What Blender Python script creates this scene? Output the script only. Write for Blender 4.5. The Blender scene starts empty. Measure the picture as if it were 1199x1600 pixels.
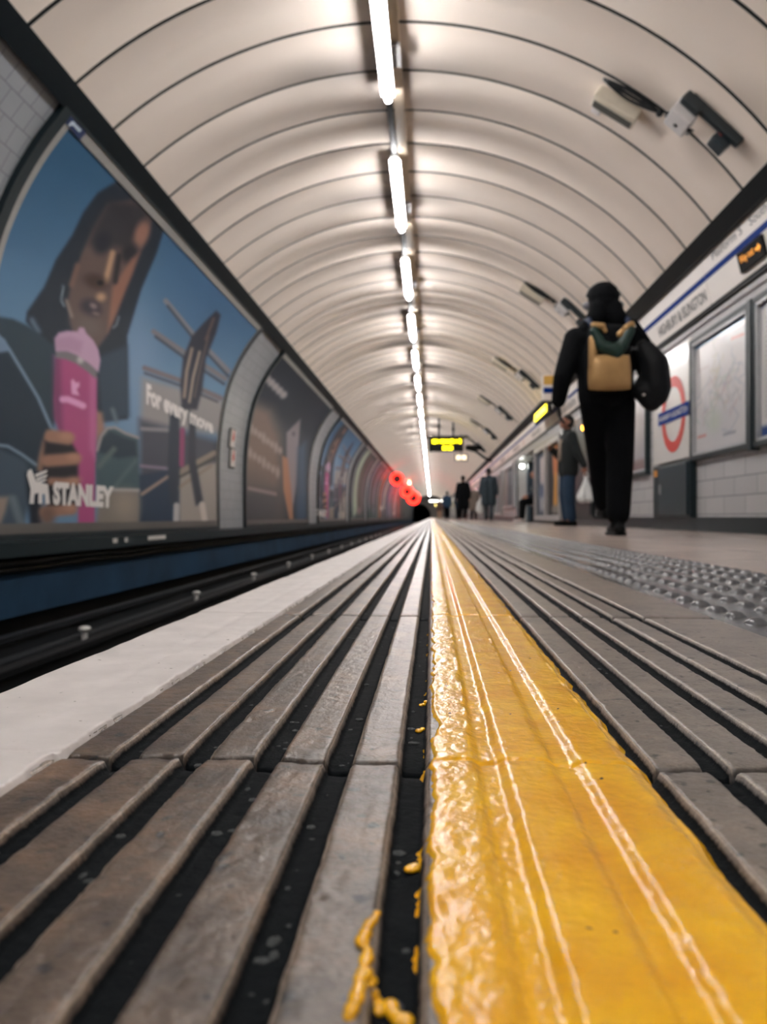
import bpy, bmesh, math, random
import numpy as np
from mathutils import Vector, Matrix

random.seed(7)
sc = bpy.context.scene
COL = sc.collection
PI = math.pi

# ------------------------------------------------------------------ camera
H_CAM = 0.13
F_PX = 1200.0
TH = math.atan(75.5 / F_PX)
PH = math.atan(8.0 / F_PX)
CAM = np.array([0.0, 0.0, H_CAM])
_f = np.array([-math.sin(TH) * math.cos(PH), math.cos(TH) * math.cos(PH), math.sin(PH)])
_r = np.array([math.cos(TH), math.sin(TH), 0.0])
_u = np.cross(_r, _f)


def project(P):
    d = np.asarray(P) - CAM
    dep = d @ _f
    return 599.5 + F_PX * (d @ _r) / dep, 800 - F_PX * (d @ _u) / dep


def ray(px, py):
    return _f + _r * ((px - 599.5) / F_PX) + _u * ((800 - py) / F_PX)


def on_floor(px, py, z=0.0):
    d = ray(px, py)
    t = (z - H_CAM) / d[2]
    return CAM + d * t


cam_data = bpy.data.cameras.new('camera')
cam_data.lens = 27.0
cam_data.sensor_width = 36.0
cam_data.sensor_fit = 'AUTO'
cam_data.clip_start = 0.02
cam_data.clip_end = 400
cam_data.dof.use_dof = True
cam_data.dof.focus_distance = 0.55
cam_data.dof.aperture_fstop = 9.5
cam = bpy.data.objects.new('camera', cam_data)
COL.objects.link(cam)
cam.location = CAM
cam.rotation_euler = (PI / 2 + PH, 0, TH)
sc.camera = cam

sc.view_settings.view_transform = 'Standard'
sc.view_settings.look = 'None'
sc.view_settings.gamma = 1
sc.view_settings.use_curve_mapping = False
sc.view_settings.exposure = 1.3
w = bpy.data.worlds.new('world')
sc.world = w
w.use_nodes = True
w.node_tree.nodes['Background'].inputs[0].default_value = (0.55, 0.6, 0.65, 1)
w.node_tree.nodes['Background'].inputs[1].default_value = 0.03

# ------------------------------------------------------------------ colours / materials


def lin(c):
    c = np.asarray(c, float) / 255.0
    return np.where(c <= 0.04045, c / 12.92, ((c + 0.055) / 1.055) ** 2.4)


def L4(c, g=1.0):
    return tuple(np.clip(lin(c) * g, 0, 0.95)) + (1.0,)


def new_mat(name):
    m = bpy.data.materials.new(name)
    m.use_nodes = True
    nt = m.node_tree
    b = nt.nodes['Principled BSDF']
    return m, nt, b


def mat(name, c, rough=0.5, metal=0.0, vary=0.12, scale=18.0, bump=0.0, bscale=120.0, coat=0.0, spec=0.5, g=1.0):
    """principled material whose colour wanders a little with noise"""
    m, nt, b = new_mat(name)
    N = nt.nodes.new
    tc = N('ShaderNodeTexCoord')
    ns = N('ShaderNodeTexNoise')
    ns.inputs['Scale'].default_value = scale
    ns.inputs['Detail'].default_value = 4
    nt.links.new(tc.outputs['Object'], ns.inputs['Vector'])
    mx = N('ShaderNodeMix')
    mx.data_type = 'RGBA'
    a = np.array(L4(c, g))
    lo = a * (1 - vary)
    hi = np.clip(a * (1 + vary), 0, 0.97)
    lo[3] = hi[3] = 1
    mx.inputs[6].default_value = tuple(lo)
    mx.inputs[7].default_value = tuple(hi)
    nt.links.new(ns.outputs['Fac'], mx.inputs[0])
    nt.links.new(mx.outputs[2], b.inputs['Base Color'])
    b.inputs['Roughness'].default_value = rough
    b.inputs['Metallic'].default_value = metal
    b.inputs['Coat Weight'].default_value = coat
    b.inputs['Coat Roughness'].default_value = 0.12
    b.inputs['Specular IOR Level'].default_value = spec
    if bump > 0:
        n2 = N('ShaderNodeTexNoise')
        n2.inputs['Scale'].default_value = bscale
        n2.inputs['Detail'].default_value = 5
        nt.links.new(tc.outputs['Object'], n2.inputs['Vector'])
        bp = N('ShaderNodeBump')
        bp.inputs['Strength'].default_value = bump
        bp.inputs['Distance'].default_value = 0.002
        nt.links.new(n2.outputs['Fac'], bp.inputs['Height'])
        nt.links.new(bp.outputs['Normal'], b.inputs['Normal'])
    return m


def emit(name, c, strength):
    m, nt, b = new_mat(name)
    b.inputs['Base Color'].default_value = L4(c)
    b.inputs['Emission Color'].default_value = L4(c)
    b.inputs['Emission Strength'].default_value = strength
    b.inputs['Roughness'].default_value = 0.4
    return m


def print_mat(name, rough=0.3, coat=0.0, spec=0.4):
    m, nt, b = new_mat(name)
    at = nt.nodes.new('ShaderNodeAttribute')
    at.attribute_name = 'Col'
    nt.links.new(at.outputs['Color'], b.inputs['Base Color'])
    b.inputs['Roughness'].default_value = rough
    b.inputs['Coat Weight'].default_value = coat
    b.inputs['Coat Roughness'].default_value = 0.08
    b.inputs['Specular IOR Level'].default_value = spec
    return m


# ------------------------------------------------------------------ noise (numpy)
_perm = np.random.RandomState(3).rand(256, 256)


def vnoise(x, y, seed=0):
    x = np.asarray(x, float) + seed * 17.37
    y = np.asarray(y, float) + seed * 31.91
    xi = np.floor(x).astype(int)
    yi = np.floor(y).astype(int)
    fx = x - xi
    fy = y - yi
    fx = fx * fx * (3 - 2 * fx)
    fy = fy * fy * (3 - 2 * fy)
    g = lambda a, b: _perm[a % 256, b % 256]
    return (g(xi, yi) * (1 - fx) + g(xi + 1, yi) * fx) * (1 - fy) + (g(xi, yi + 1) * (1 - fx) + g(xi + 1, yi + 1) * fx) * fy


def fbm(x, y, seed=0, oct=3):
    s = 0
    a = 0.5
    for o in range(oct):
        s = s + a * (vnoise(np.asarray(x) * 2 ** o, np.asarray(y) * 2 ** o, seed + o) - 0.5)
        a *= 0.55
    return s


def sstep(a, b, x):
    t = np.clip((x - a) / (b - a), 0, 1)
    return t * t * (3 - 2 * t)


# ------------------------------------------------------------------ objects


def tag(o, label=None, cat=None, group=None, kind=None):
    if label:
        o['label'] = label
    if cat:
        o['category'] = cat
    if group:
        o['group'] = group
    if kind:
        o['kind'] = kind
    return o


def thing(name, loc, label, cat, group=None):
    o = bpy.data.objects.new(name, None)
    o.empty_display_size = 0.1
    COL.objects.link(o)
    o.location = loc
    return tag(o, label, cat, group)


def origin_of(p):
    v = Vector((0, 0, 0))
    while p is not None:
        v += p.location
        p = p.parent
    return v


def link_mesh(name, me, mats, parent=None, smooth=False):
    if not isinstance(mats, (list, tuple)):
        mats = [mats]
    for m in mats:
        me.materials.append(m)
    if smooth:
        me.polygons.foreach_set('use_smooth', np.ones(len(me.polygons), bool))
    o = bpy.data.objects.new(name, me)
    COL.objects.link(o)
    if parent is not None:
        o.parent = parent
    return o


def copy_tree(o, parent=None):
    c = o.copy()
    COL.objects.link(c)
    if parent is not None:
        c.parent = parent
    for ch in list(o.children):
        copy_tree(ch, c)
    return c


def grid_mesh(name, P, mats, parent=None, smooth=True, color=None, uv=None, flip=False):
    """P: rows x cols x 3 array of points"""
    nr, nc, _ = P.shape
    if parent is not None:
        P = P - np.array(origin_of(parent))
    me = bpy.data.meshes.new(name)
    V = P.reshape(-1, 3)
    idx = np.arange(nr * nc).reshape(nr, nc)
    q = np.stack([idx[:-1, :-1], idx[:-1, 1:], idx[1:, 1:], idx[1:, :-1]], -1).reshape(-1, 4)
    if flip:
        q = q[:, ::-1]
    n = len(q)
    me.vertices.add(len(V))
    me.vertices.foreach_set('co', np.ascontiguousarray(V, np.float32).ravel())
    me.loops.add(n * 4)
    me.loops.foreach_set('vertex_index', np.ascontiguousarray(q, np.int32).ravel())
    me.polygons.add(n)
    me.polygons.foreach_set('loop_start', np.arange(0, n * 4, 4, dtype=np.int32))
    me.polygons.foreach_set('loop_total', np.full(n, 4, np.int32))
    me.update(calc_edges=True)
    if color is not None:
        ca = me.color_attributes.new('Col', 'FLOAT_COLOR', 'POINT')
        c4 = np.ones((len(V), 4), np.float32)
        c4[:, :3] = color.reshape(-1, 3)
        ca.data.foreach_set('color', c4.ravel())
    if uv is not None:
        ul = me.uv_layers.new(name='UVMap')
        u = uv.reshape(-1, 2)[q.ravel()]
        ul.data.foreach_set('uv', np.ascontiguousarray(u, np.float32).ravel())
    return link_mesh(name, me, mats, parent, smooth)


class MB:
    """collects shapes in world space, linked as ONE mesh"""

    def __init__(self):
        self.v = []
        self.f = []
        self.m = []
        self.mi = 0

    def add(self, V, F):
        o = len(self.v)
        self.v += [tuple(p) for p in V]
        self.f += [tuple(i + o for i in q) for q in F]
        self.m += [self.mi] * len(F)
        return self

    def box(self, c, s, fr=None, bev=0.0):
        """box centre c, size s, optional frame (3 axis vectors)"""
        hx, hy, hz = s[0] / 2, s[1] / 2, s[2] / 2
        ax = [Vector(a) for a in fr] if fr else [Vector((1, 0, 0)), Vector((0, 1, 0)), Vector((0, 0, 1))]
        c = Vector(c)
        if bev <= 0:
            P = [c + ax[0] * x * hx + ax[1] * y * hy + ax[2] * z * hz for z in (-1, 1) for y in (-1, 1) for x in (-1, 1)]
            F = [(0, 2, 3, 1), (4, 5, 7, 6), (0, 1, 5, 4), (2, 6, 7, 3), (0, 4, 6, 2), (1, 3, 7, 5)]
            return self.add(P, F)
        bm = bmesh.new()
        bmesh.ops.create_cube(bm, size=1)
        for v in bm.verts:
            v.co = Vector((v.co.x * s[0], v.co.y * s[1], v.co.z * s[2]))
        bmesh.ops.bevel(bm, geom=bm.edges[:], offset=min(bev, min(s) * 0.45), segments=2, affect='EDGES', profile=0.6)
        return self._bm(bm, c, ax)

    def _bm(self, bm, c=Vector((0, 0, 0)), ax=None):
        bm.verts.index_update()
        if ax is None:
            ax = [Vector((1, 0, 0)), Vector((0, 1, 0)), Vector((0, 0, 1))]
        P = [c + ax[0] * v.co.x + ax[1] * v.co.y + ax[2] * v.co.z for v in bm.verts]
        F = [tuple(v.index for v in f.verts) for f in bm.faces]
        bm.free()
        return self.add(P, F)

    def ball(self, c, r, sub=2, sc3=(1, 1, 1), fr=None):
        bm = bmesh.new()
        bmesh.ops.create_icosphere(bm, subdivisions=sub, radius=r)
        for v in bm.verts:
            v.co = Vector((v.co.x * sc3[0], v.co.y * sc3[1], v.co.z * sc3[2]))
        return self._bm(bm, Vector(c), [Vector(a) for a in fr] if fr else None)

    def cap(self, p0, p1, r0, r1=None, seg=12):
        """tapered capsule"""
        r1 = r0 if r1 is None else r1
        bm = bmesh.new()
        p0 = Vector(p0)
        p1 = Vector(p1)
        for p, r in ((p0, r0), (p1, r1)):
            for i in range(7):
                a = -PI / 2 + PI * i / 6
                for k in range(seg if 0 < i < 6 else 1):
                    b = 2 * PI * k / seg
                    bm.verts.new(p + Vector((math.cos(a) * math.cos(b), math.cos(a) * math.sin(b), math.sin(a))) * r)
        bmesh.ops.convex_hull(bm, input=bm.verts[:])
        for v in [v for v in bm.verts if not v.link_faces]:
            bm.verts.remove(v)
        return self._bm(bm)

    def tube(self, pts, r, seg=8, cap=True):
        pts = [Vector(p) for p in pts]
        rs = r if isinstance(r, (list, tuple)) else [r] * len(pts)
        V = []
        F = []
        pn = None
        for i, p in enumerate(pts):
            t = (pts[min(i + 1, len(pts) - 1)] - pts[max(i - 1, 0)]).normalized()
            if pn is None:
                n = t.orthogonal().normalized()
            else:
                n = (pn - t * pn.dot(t)).normalized()
            pn = n
            b = t.cross(n)
            for k in range(seg):
                a = 2 * PI * k / seg
                V.append(p + (n * math.cos(a) + b * math.sin(a)) * rs[i])
        for i in range(len(pts) - 1):
            for k in range(seg):
                a = i * seg + k
                b2 = i * seg + (k + 1) % seg
                F.append((a, b2, b2 + seg, a + seg))
        if cap:
            F.append(tuple(range(seg))[::-1])
            F.append(tuple((len(pts) - 1) * seg + k for k in range(seg)))
        return self.add(V, F)

    def prism(self, poly, y0, y1):
        """poly: list of (x,z); extruded along Y"""
        n = len(poly)
        V = [(x, y0, z) for x, z in poly] + [(x, y1, z) for x, z in poly]
        F = [(i, (i + 1) % n, n + (i + 1) % n, n + i) for i in range(n)]
        F += [tuple(range(n))[::-1], tuple(range(n, 2 * n))]
        return self.add(V, F)

    def build(self, name, mats, parent=None, smooth=False, fix=True):
        me = bpy.data.meshes.new(name)
        o = np.array(origin_of(parent)) if parent is not None else np.zeros(3)
        V = np.array([tuple(p) for p in self.v]) - o
        me.from_pydata(V.tolist(), [], self.f)
        me.polygons.foreach_set('material_index', np.array(self.m, np.int32))
        if fix:
            bm = bmesh.new()
            bm.from_mesh(me)
            bmesh.ops.recalc_face_normals(bm, faces=bm.faces[:])
            bm.to_mesh(me)
            bm.free()
        me.update()
        ob = link_mesh(name, me, mats, parent, smooth)
        if smooth == 'auto':
            pass
        return ob


def remeshed(name, mb, voxel, mats, parent=None, smooth_it=4):
    """union of all shapes in mb as one continuous skin"""
    me = bpy.data.meshes.new('tmp')
    me.from_pydata([tuple(p) for p in mb.v], [], mb.f)
    bm = bmesh.new()
    bm.from_mesh(me)
    bmesh.ops.recalc_face_normals(bm, faces=bm.faces[:])
    bm.to_mesh(me)
    bm.free()
    t = bpy.data.objects.new('tmp', me)
    COL.objects.link(t)
    md = t.modifiers.new('r', 'REMESH')
    md.mode = 'VOXEL'
    md.voxel_size = voxel
    md.use_smooth_shade = True
    if smooth_it:
        s = t.modifiers.new('s', 'SMOOTH')
        s.iterations = smooth_it
        s.factor = 0.5
    dg = bpy.context.evaluated_depsgraph_get()
    dg.update()
    out = bpy.data.meshes.new_from_object(t.evaluated_get(dg))
    bpy.data.objects.remove(t)
    bpy.data.meshes.remove(me)
    out.name = name
    out.materials.clear()
    if parent is not None:
        o = origin_of(parent)
        out.transform(Matrix.Translation(-o))
    return link_mesh(name, out, mats, parent, True)


def text_shape(body, offset=0.0, space=1.0):
    """triangulated text outline: verts (n x 2) scaled to height 1 cap, faces"""
    cu = bpy.data.curves.new('t', 'FONT')
    cu.body = body
    cu.offset = offset
    cu.space_character = space
    cu.resolution_u = 3
    o = bpy.data.objects.new('t', cu)
    COL.objects.link(o)
    dg = bpy.context.evaluated_depsgraph_get()
    dg.update()
    me = bpy.data.meshes.new_from_object(o.evaluated_get(dg))
    V = np.array([v.co[:2] for v in me.vertices])
    F = [tuple(p.vertices) for p in me.polygons]
    bpy.data.objects.remove(o)
    bpy.data.curves.remove(cu)
    bpy.data.meshes.remove(me)
    return V, F


def text_on(mb, body, org, xa, ya, na, height, width=None, offset=0.01, lift=0.002):
    """lay text with lower left corner at org along xa, up ya"""
    V, F = text_shape(body, offset)
    V = V - V.min(0)
    hh = V[:, 1].max()
    V = V / hh * height
    if width:
        V[:, 0] *= width / V[:, 0].max()
    org, xa, ya, na = (np.array(a, float) for a in (org, xa, ya, na))
    P = org + V[:, :1] * xa + V[:, 1:] * ya + na * lift
    mb.add(P, F)
# ================================================================== the tunnel
CX, CZ, RT = -0.36, 0.58, 3.2
Y0, Y1 = -9.0, 132.0
RING = 0.613
J0 = 6.24 - 25 * RING


def arc(phi, r=RT):
    """phi: 0 at crown, + to the right"""
    return np.array([CX + r * math.sin(phi), CZ + r * math.cos(phi)])


PHI_L = -math.asin(2.06 / 3.2)
PHI_R = math.asin(2.58 / 3.2)

# materials -------------------------------------------------------
def ceiling_mat():
    m, nt, b = new_mat('ceiling_enamel')
    N = nt.nodes.new
    lk = nt.links.new
    tc = N('ShaderNodeTexCoord')
    sx = N('ShaderNodeSeparateXYZ')
    lk(tc.outputs['Object'], sx.inputs[0])

    def math_(op, a, bb=None, c=None):
        n = N('ShaderNodeMath')
        n.operation = op
        for i, v in enumerate((a, bb, c)):
            if v is None:
                continue
            if isinstance(v, (int, float)):
                n.inputs[i].default_value = v
            else:
                lk(v, n.inputs[i])
        return n.outputs[0]
    # dark bands over every fourth panel joint around the crown
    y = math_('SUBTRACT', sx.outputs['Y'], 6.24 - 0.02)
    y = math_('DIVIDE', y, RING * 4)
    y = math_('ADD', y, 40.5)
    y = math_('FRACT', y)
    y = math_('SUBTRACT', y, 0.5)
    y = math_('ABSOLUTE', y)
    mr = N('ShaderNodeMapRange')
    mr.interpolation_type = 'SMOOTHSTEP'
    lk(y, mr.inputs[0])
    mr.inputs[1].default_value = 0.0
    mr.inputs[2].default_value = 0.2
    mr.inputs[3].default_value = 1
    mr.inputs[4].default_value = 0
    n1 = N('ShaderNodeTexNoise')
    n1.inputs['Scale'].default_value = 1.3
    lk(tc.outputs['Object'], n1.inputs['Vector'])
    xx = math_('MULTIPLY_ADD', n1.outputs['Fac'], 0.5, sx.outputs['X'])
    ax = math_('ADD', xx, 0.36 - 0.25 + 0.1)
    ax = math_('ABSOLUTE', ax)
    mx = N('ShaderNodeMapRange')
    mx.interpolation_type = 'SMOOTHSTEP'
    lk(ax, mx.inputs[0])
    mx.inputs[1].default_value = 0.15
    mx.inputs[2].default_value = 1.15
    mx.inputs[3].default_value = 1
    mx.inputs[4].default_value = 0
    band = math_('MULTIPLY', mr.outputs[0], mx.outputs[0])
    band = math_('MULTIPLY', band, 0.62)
    n2 = N('ShaderNodeTexNoise')
    n2.inputs['Scale'].default_value = 0.9
    n2.inputs['Detail'].default_value = 6
    lk(tc.outputs['Object'], n2.inputs['Vector'])
    base = N('ShaderNodeMix')
    base.data_type = 'RGBA'
    base.inputs[6].default_value = L4((238, 224, 210))
    base.inputs[7].default_value = L4((248, 235, 222))
    lk(n2.outputs['Fac'], base.inputs[0])
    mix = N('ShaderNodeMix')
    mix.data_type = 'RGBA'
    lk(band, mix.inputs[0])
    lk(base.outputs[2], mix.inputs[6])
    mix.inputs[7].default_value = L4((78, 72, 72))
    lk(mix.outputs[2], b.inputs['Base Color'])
    b.inputs['Roughness'].default_value = 0.6
    b.inputs['Specular IOR Level'].default_value = 0.12
    return m


def tile_mat(name, c, sx_, sy_, mortar=(80, 84, 86), off=0.5, rough=0.22):
    """glazed tiles from UV in metres"""
    m, nt, b = new_mat(name)
    N = nt.nodes.new
    uv = N('ShaderNodeUVMap')
    br = N('ShaderNodeTexBrick')
    br.offset = off
    br.inputs['Scale'].default_value = 1
    br.inputs['Brick Width'].default_value = sx_
    br.inputs['Row Height'].default_value = sy_
    br.inputs['Mortar Size'].default_value = 0.004
    br.inputs['Mortar Smooth'].default_value = 0.2
    a = np.array(L4(c))
    lo = a * 0.9
    lo[3] = 1
    br.inputs['Color1'].default_value = tuple(lo)
    br.inputs['Color2'].default_value = tuple(a)
    br.inputs['Mortar'].default_value = L4(mortar)
    nt.links.new(uv.outputs[0], br.inputs['Vector'])
    nt.links.new(br.outputs['Color'], b.inputs['Base Color'])
    b.inputs['Roughness'].default_value = rough
    bp = N('ShaderNodeBump')
    bp.inputs['Strength'].default_value = 0.4
    bp.inputs['Distance'].default_value = 0.004
    bp.invert = True
    nt.links.new(br.outputs['Fac'], bp.inputs['Height'])
    nt.links.new(bp.outputs['Normal'], b.inputs['Normal'])
    return m


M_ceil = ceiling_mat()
M_joint = mat('joint_gap', (34, 38, 38), 0.8)
M_trim = mat('trim_paint', (20, 30, 35), 0.5, spec=0.2)
M_tile_l = tile_mat('tile_left', (158, 162, 166), 0.15, 0.15, (112, 116, 120), rough=0.35)
M_tile_r = tile_mat('tile_right', (196, 196, 196), 0.45, 0.155, (120, 122, 124))
M_green = mat('dark_green_paint', (26, 40, 45), 0.4, spec=0.35)
M_navy = mat('stained_navy_panel', (27, 54, 78), 0.7, vary=0.8, scale=1.1, spec=0.15)
M_black = mat('sooty_black', (8, 10, 12), 0.9, vary=0.4, scale=4)
M_grey = mat('light_grey_paint', (168, 166, 166), 0.4)
M_white = mat('white_enamel', (226, 222, 216), 0.35)
M_conc = mat('dark_concrete', (60, 60, 60), 0.8)

# ceiling: one vault with grooved joints -------------------------
def build_ceiling():
    na = 56
    ph = np.linspace(PHI_L, PHI_R, na)
    ys = []
    dz = []
    k = 0
    y = J0
    gw = 0.016
    while y < Y1:
        ys += [y - gw, y - gw + 0.003, y + gw - 0.003, y + gw]
        dz += [0, 0.02, 0.02, 0]
        y += RING
    ys = np.array(ys)
    dz = np.array(dz)
    keep = (ys > Y0) & (ys < Y1)
    ys = ys[keep]
    dz = dz[keep]
    P = np.zeros((len(ys), na, 3))
    R = RT + dz[:, None]
    P[:, :, 0] = CX + R * np.sin(ph)[None]
    P[:, :, 1] = ys[:, None]
    P[:, :, 2] = CZ + R * np.cos(ph)[None]
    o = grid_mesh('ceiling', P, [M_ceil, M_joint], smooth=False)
    mi = np.zeros((len(ys) - 1, na - 1), np.int32)
    mi[(dz[:-1] > 0) | (dz[1:] > 0), :] = 1
    o.data.polygons.foreach_set('material_index', mi.ravel())
    sm = np.ones((len(ys) - 1, na - 1), bool)
    o.data.polygons.foreach_set('use_smooth', sm.ravel())
    tag(o, kind='structure')


build_ceiling()

# left wall profile (x,z), from the bottom up ---------------------
LP = np.array([(-3.20, -0.05), (-3.205, 0.4), (-3.205, 0.8), (-3.20, 1.10), (-3.17, 1.45), (-3.12, 1.78), (-3.04, 2.11), (-2.90, 2.43), (-2.73, 2.71), (-2.50, 2.99)])


def _smooth_profile(P, n=60):
    d = np.r_[0, np.cumsum(np.hypot(*np.diff(P, axis=0).T))]
    t = np.linspace(0, d[-1], n)
    x = np.interp(t, d, P[:, 0])
    z = np.interp(t, d, P[:, 1])
    for _ in range(6):
        x[1:-1] = (x[:-2] + 2 * x[1:-1] + x[2:]) / 4
        z[1:-1] = (z[:-2] + 2 * z[1:-1] + z[2:]) / 4
    return np.stack([x, z], 1)


LPS = _smooth_profile(LP)
LS = np.r_[0, np.cumsum(np.hypot(*np.diff(LPS, axis=0).T))]
S_TOP = LS[-1]


def left_at(s, off=0.0):
    """point (x,z) on the left wall at arc length s, lifted off into the room"""
    s = np.asarray(s, float)
    x = np.interp(s, LS, LPS[:, 0])
    z = np.interp(s, LS, LPS[:, 1])
    e = 0.03
    tx = np.interp(s + e, LS, LPS[:, 0]) - np.interp(s - e, LS, LPS[:, 0])
    tz = np.interp(s + e, LS, LPS[:, 1]) - np.interp(s - e, LS, LPS[:, 1])
    n = np.hypot(tx, tz)
    return x + off * tz / n, z - off * tx / n


def left_pix(px, py, off):
    """where the line of sight through a photo point meets the left wall"""
    d = ray(px, py)
    X, Z = left_at(LS, off)
    zr = Z - H_CAM
    c = X * d[2] - zr * d[0]          # sign change along profile
    i = np.where(c[:-1] * c[1:] <= 0)[0]
    i = i[-1] if len(i) else (0 if abs(c[0]) < abs(c[-1]) else len(c) - 2)
    a = c[i] / (c[i] - c[i + 1] + 1e-12)
    x = X[i] + a * (X[i + 1] - X[i])
    return np.array([x, d[1] * x / d[0], Z[i] + a * (Z[i + 1] - Z[i])])


ys = np.array([Y0, Y1])
xs, zs = left_at(LS)
P = np.zeros((2, len(LS), 3))
P[:, :, 0] = xs
P[:, :, 2] = zs
P[:, :, 1] = ys[:, None]
UV = np.zeros((2, len(LS), 2))
UV[:, :, 0] = ys[:, None]
UV[:, :, 1] = LS
tag(grid_mesh('wall_left', P, M_tile_l, uv=UV, flip=True), kind='structure')

# below the posters: ledge, recess, stained panel, pit
mb = MB()
mb.prism([(-3.4, -0.05), (-3.10, -0.06), (-3.10, -0.17), (-3.4, -0.17)], Y0, Y1)
tag(mb.build('trim_1', M_green), kind='structure')
mb = MB()
mb.prism([(-3.5, -0.16), (-3.32, -0.16), (-3.32, -0.95), (-3.5, -0.95)], Y0, Y1)
tag(mb.build('wall_pit', M_black), kind='structure')
mb = MB()
mb.prism([(-3.31, -0.30), (-3.23, -0.31), (-3.22, -0.64), (-3.31, -0.64)], Y0, Y1)
tag(mb.build('trim_2', M_navy), kind='structure')
mb = MB()
mb.box((-1.9, (Y0 + Y1) / 2, -0.98), (3.1, Y1 - Y0, 0.06))
tag(mb.build('floor_track', M_black), kind='structure')

# shadow-gap trims where vault meets walls
def trim_poly(ph0, ph1, depth, inner=0.03):
    a = arc(ph0, RT + 0.06)
    b = arc(ph0, RT - inner)
    c = arc(ph1, RT - depth)
    d = arc(ph1, RT + 0.06)
    return [tuple(a), tuple(b), tuple(c), tuple(d)]


mb = MB()
mb.prism([(-2.42, 3.09), (-2.37, 3.03), (-2.50, 2.925), (-2.56, 2.98)], Y0, Y1)
tag(mb.build('trim_3', M_trim), kind='structure')
mb = MB()
mb.prism([(2.27, 2.52), (2.20, 2.46), (2.31, 2.37), (2.42, 2.37), (2.42, 2.52)], Y0, Y1)
tag(mb.build('trim_4', M_trim), kind='structure')

# right wall: tiled, with a cross passage ------------------------
XW = 2.5
PA, PB = 18.9, 22.9


def wall_r(name, a, b, z0, z1, m):
    P = np.array([[(XW, a, z0), (XW, a, z1)], [(XW, b, z0), (XW, b, z1)]], float)
    UV = np.array([[(a, z0), (a, z1)], [(b, z0), (b, z1)]], float)
    return tag(grid_mesh(name, P, m, uv=UV, smooth=False), kind='structure')


wall_r('wall_right', Y0, PA, 0.13, 1.82, M_tile_r)
wall_r('wall_right', PB, Y1, 0.13, 1.82, M_tile_r)
for a, b in ((Y0, PA), (PB, Y1)):
    mb = MB()
    mb.box((XW + 0.02, (a + b) / 2, 0.065), (0.09, b - a, 0.13))
    tag(mb.build('baseboard_right', M_green), kind='structure')
mb = MB()
mb.box((XW + 0.05, (Y0 + Y1) / 2, 1.88), (0.14, Y1 - Y0, 0.165), bev=0.01)
tag(mb.build('trim_5', M_grey), kind='structure')
mb = MB()
mb.box((XW + 0.06, (Y0 + Y1) / 2, 1.975), (0.22, Y1 - Y0, 0.03))
mb.prism([(2.47, 1.95), (2.44, 1.985), (2.40, 2.4), (2.46, 2.4), (2.56, 1.95)], Y0, Y1)
tag(mb.build('trim_6', M_trim), kind='structure')
# passage
M_reveal = mat('passage_white', (225, 225, 222), 0.3)
mb = MB()
mb.box((3.6, PB + 0.1, 0.95), (2.1, 0.2, 1.9))
tag(mb.build('wall_passage', M_reveal), kind='structure')
mb = MB()
mb.box((3.6, PA - 0.1, 0.95), (2.1, 0.2, 1.9))
tag(mb.build('wall_passage', M_reveal), kind='structure')
mb = MB()
mb.box((4.6, (PA + PB) / 2, 0.95), (0.1, PB - PA + 0.3, 1.9))
tag(mb.build('wall_passage', mat('passage_blue', (40, 58, 72), 0.5)), kind='structure')
mb = MB()
mb.box((3.6, (PA + PB) / 2, 1.93), (2.1, PB - PA, 0.05))
tag(mb.build('ceiling_passage', M_reveal), kind='structure')

# end wall with the running tunnel mouth --------------------------
M_end = mat('end_wall', (120, 116, 112), 0.6)
tcx, tcz, tr = -2.05, 0.45, 1.85
mb = MB()
outer = []
inner = []
n = 48
for k in range(n):
    a = 2 * PI * k / n
    inner.append((tcx + tr * math.cos(a), Y1 - 2, tcz + tr * math.sin(a)))
    outer.append((CX + 5.0 * math.cos(a), Y1 - 2, CZ + 5.0 * math.sin(a)))
mb.add(inner + outer, [(k, (k + 1) % n, n + (k + 1) % n, n + k) for k in range(n)])
tag(mb.build('wall_end', M_end), kind='structure')
mb = MB()
far = [(x, Y1 + 14, z) for x, y, z in inner]
mb.add(inner + far, [(k, (k + 1) % n, n + (k + 1) % n, n + k) for k in range(n)] + [tuple(range(n, 2 * n))])
tag(mb.build('wall_tunnel', M_black), kind='structure')

# ================================================================== platform floor
RIBP, RIB0 = 0.0394, 0.0098
JT0, JTP = 0.408, 0.605


def rib_h(X, Y, depth=0.0062, half=0.0116, slope=0.0032, chip=1.0):
    kk = np.floor((Y - JT0) / JTP)
    t = ((X - RIB0) / RIBP + 0.5) % 1.0 - 0.5
    d = np.abs(t) * RIBP
    d = d + chip * (0.0011 * fbm(X * 90 + kk * 3, Y * 60, 4) + 0.0012 * np.clip(fbm(X * 260, Y * 200, 9, 2), 0, 1))
    d = d + chip * 0.004 * np.clip(fbm(X * 60 + 5, Y * 45, 21, 3) - 0.2, 0, 1)
    h = -depth * sstep(half, half + slope, d)
    return h


def joint_h(X, Y):
    kk = np.floor((Y - JT0) / JTP + 0.5)
    yj = JT0 + kk * JTP + 0.0022 * np.sin(X * 40 + kk) + 0.006 * fbm(X * 70, kk * 7.3, 12)
    wd = np.where(np.abs(Y) < 2.4, 0.0029, np.maximum(0.0028, 0.0055 * np.abs(Y)))
    e = np.abs(Y - yj) / wd
    return (0.8 * np.exp(-e ** 4) + 0.2 * np.exp(-(e / 3) ** 2)) * np.clip(0.0028 / wd * 1.6, 0, 1)


def tile_off(Y):
    kk = np.floor((Y - JT0) / JTP).astype(int)
    r = _perm[(kk * 13) % 256, 5] - 0.5
    return 0.0022 * r + 0.0016 * (_perm[(kk * 7) % 256, 9] - 0.5) * ((Y - JT0) / JTP - kk)


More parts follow.
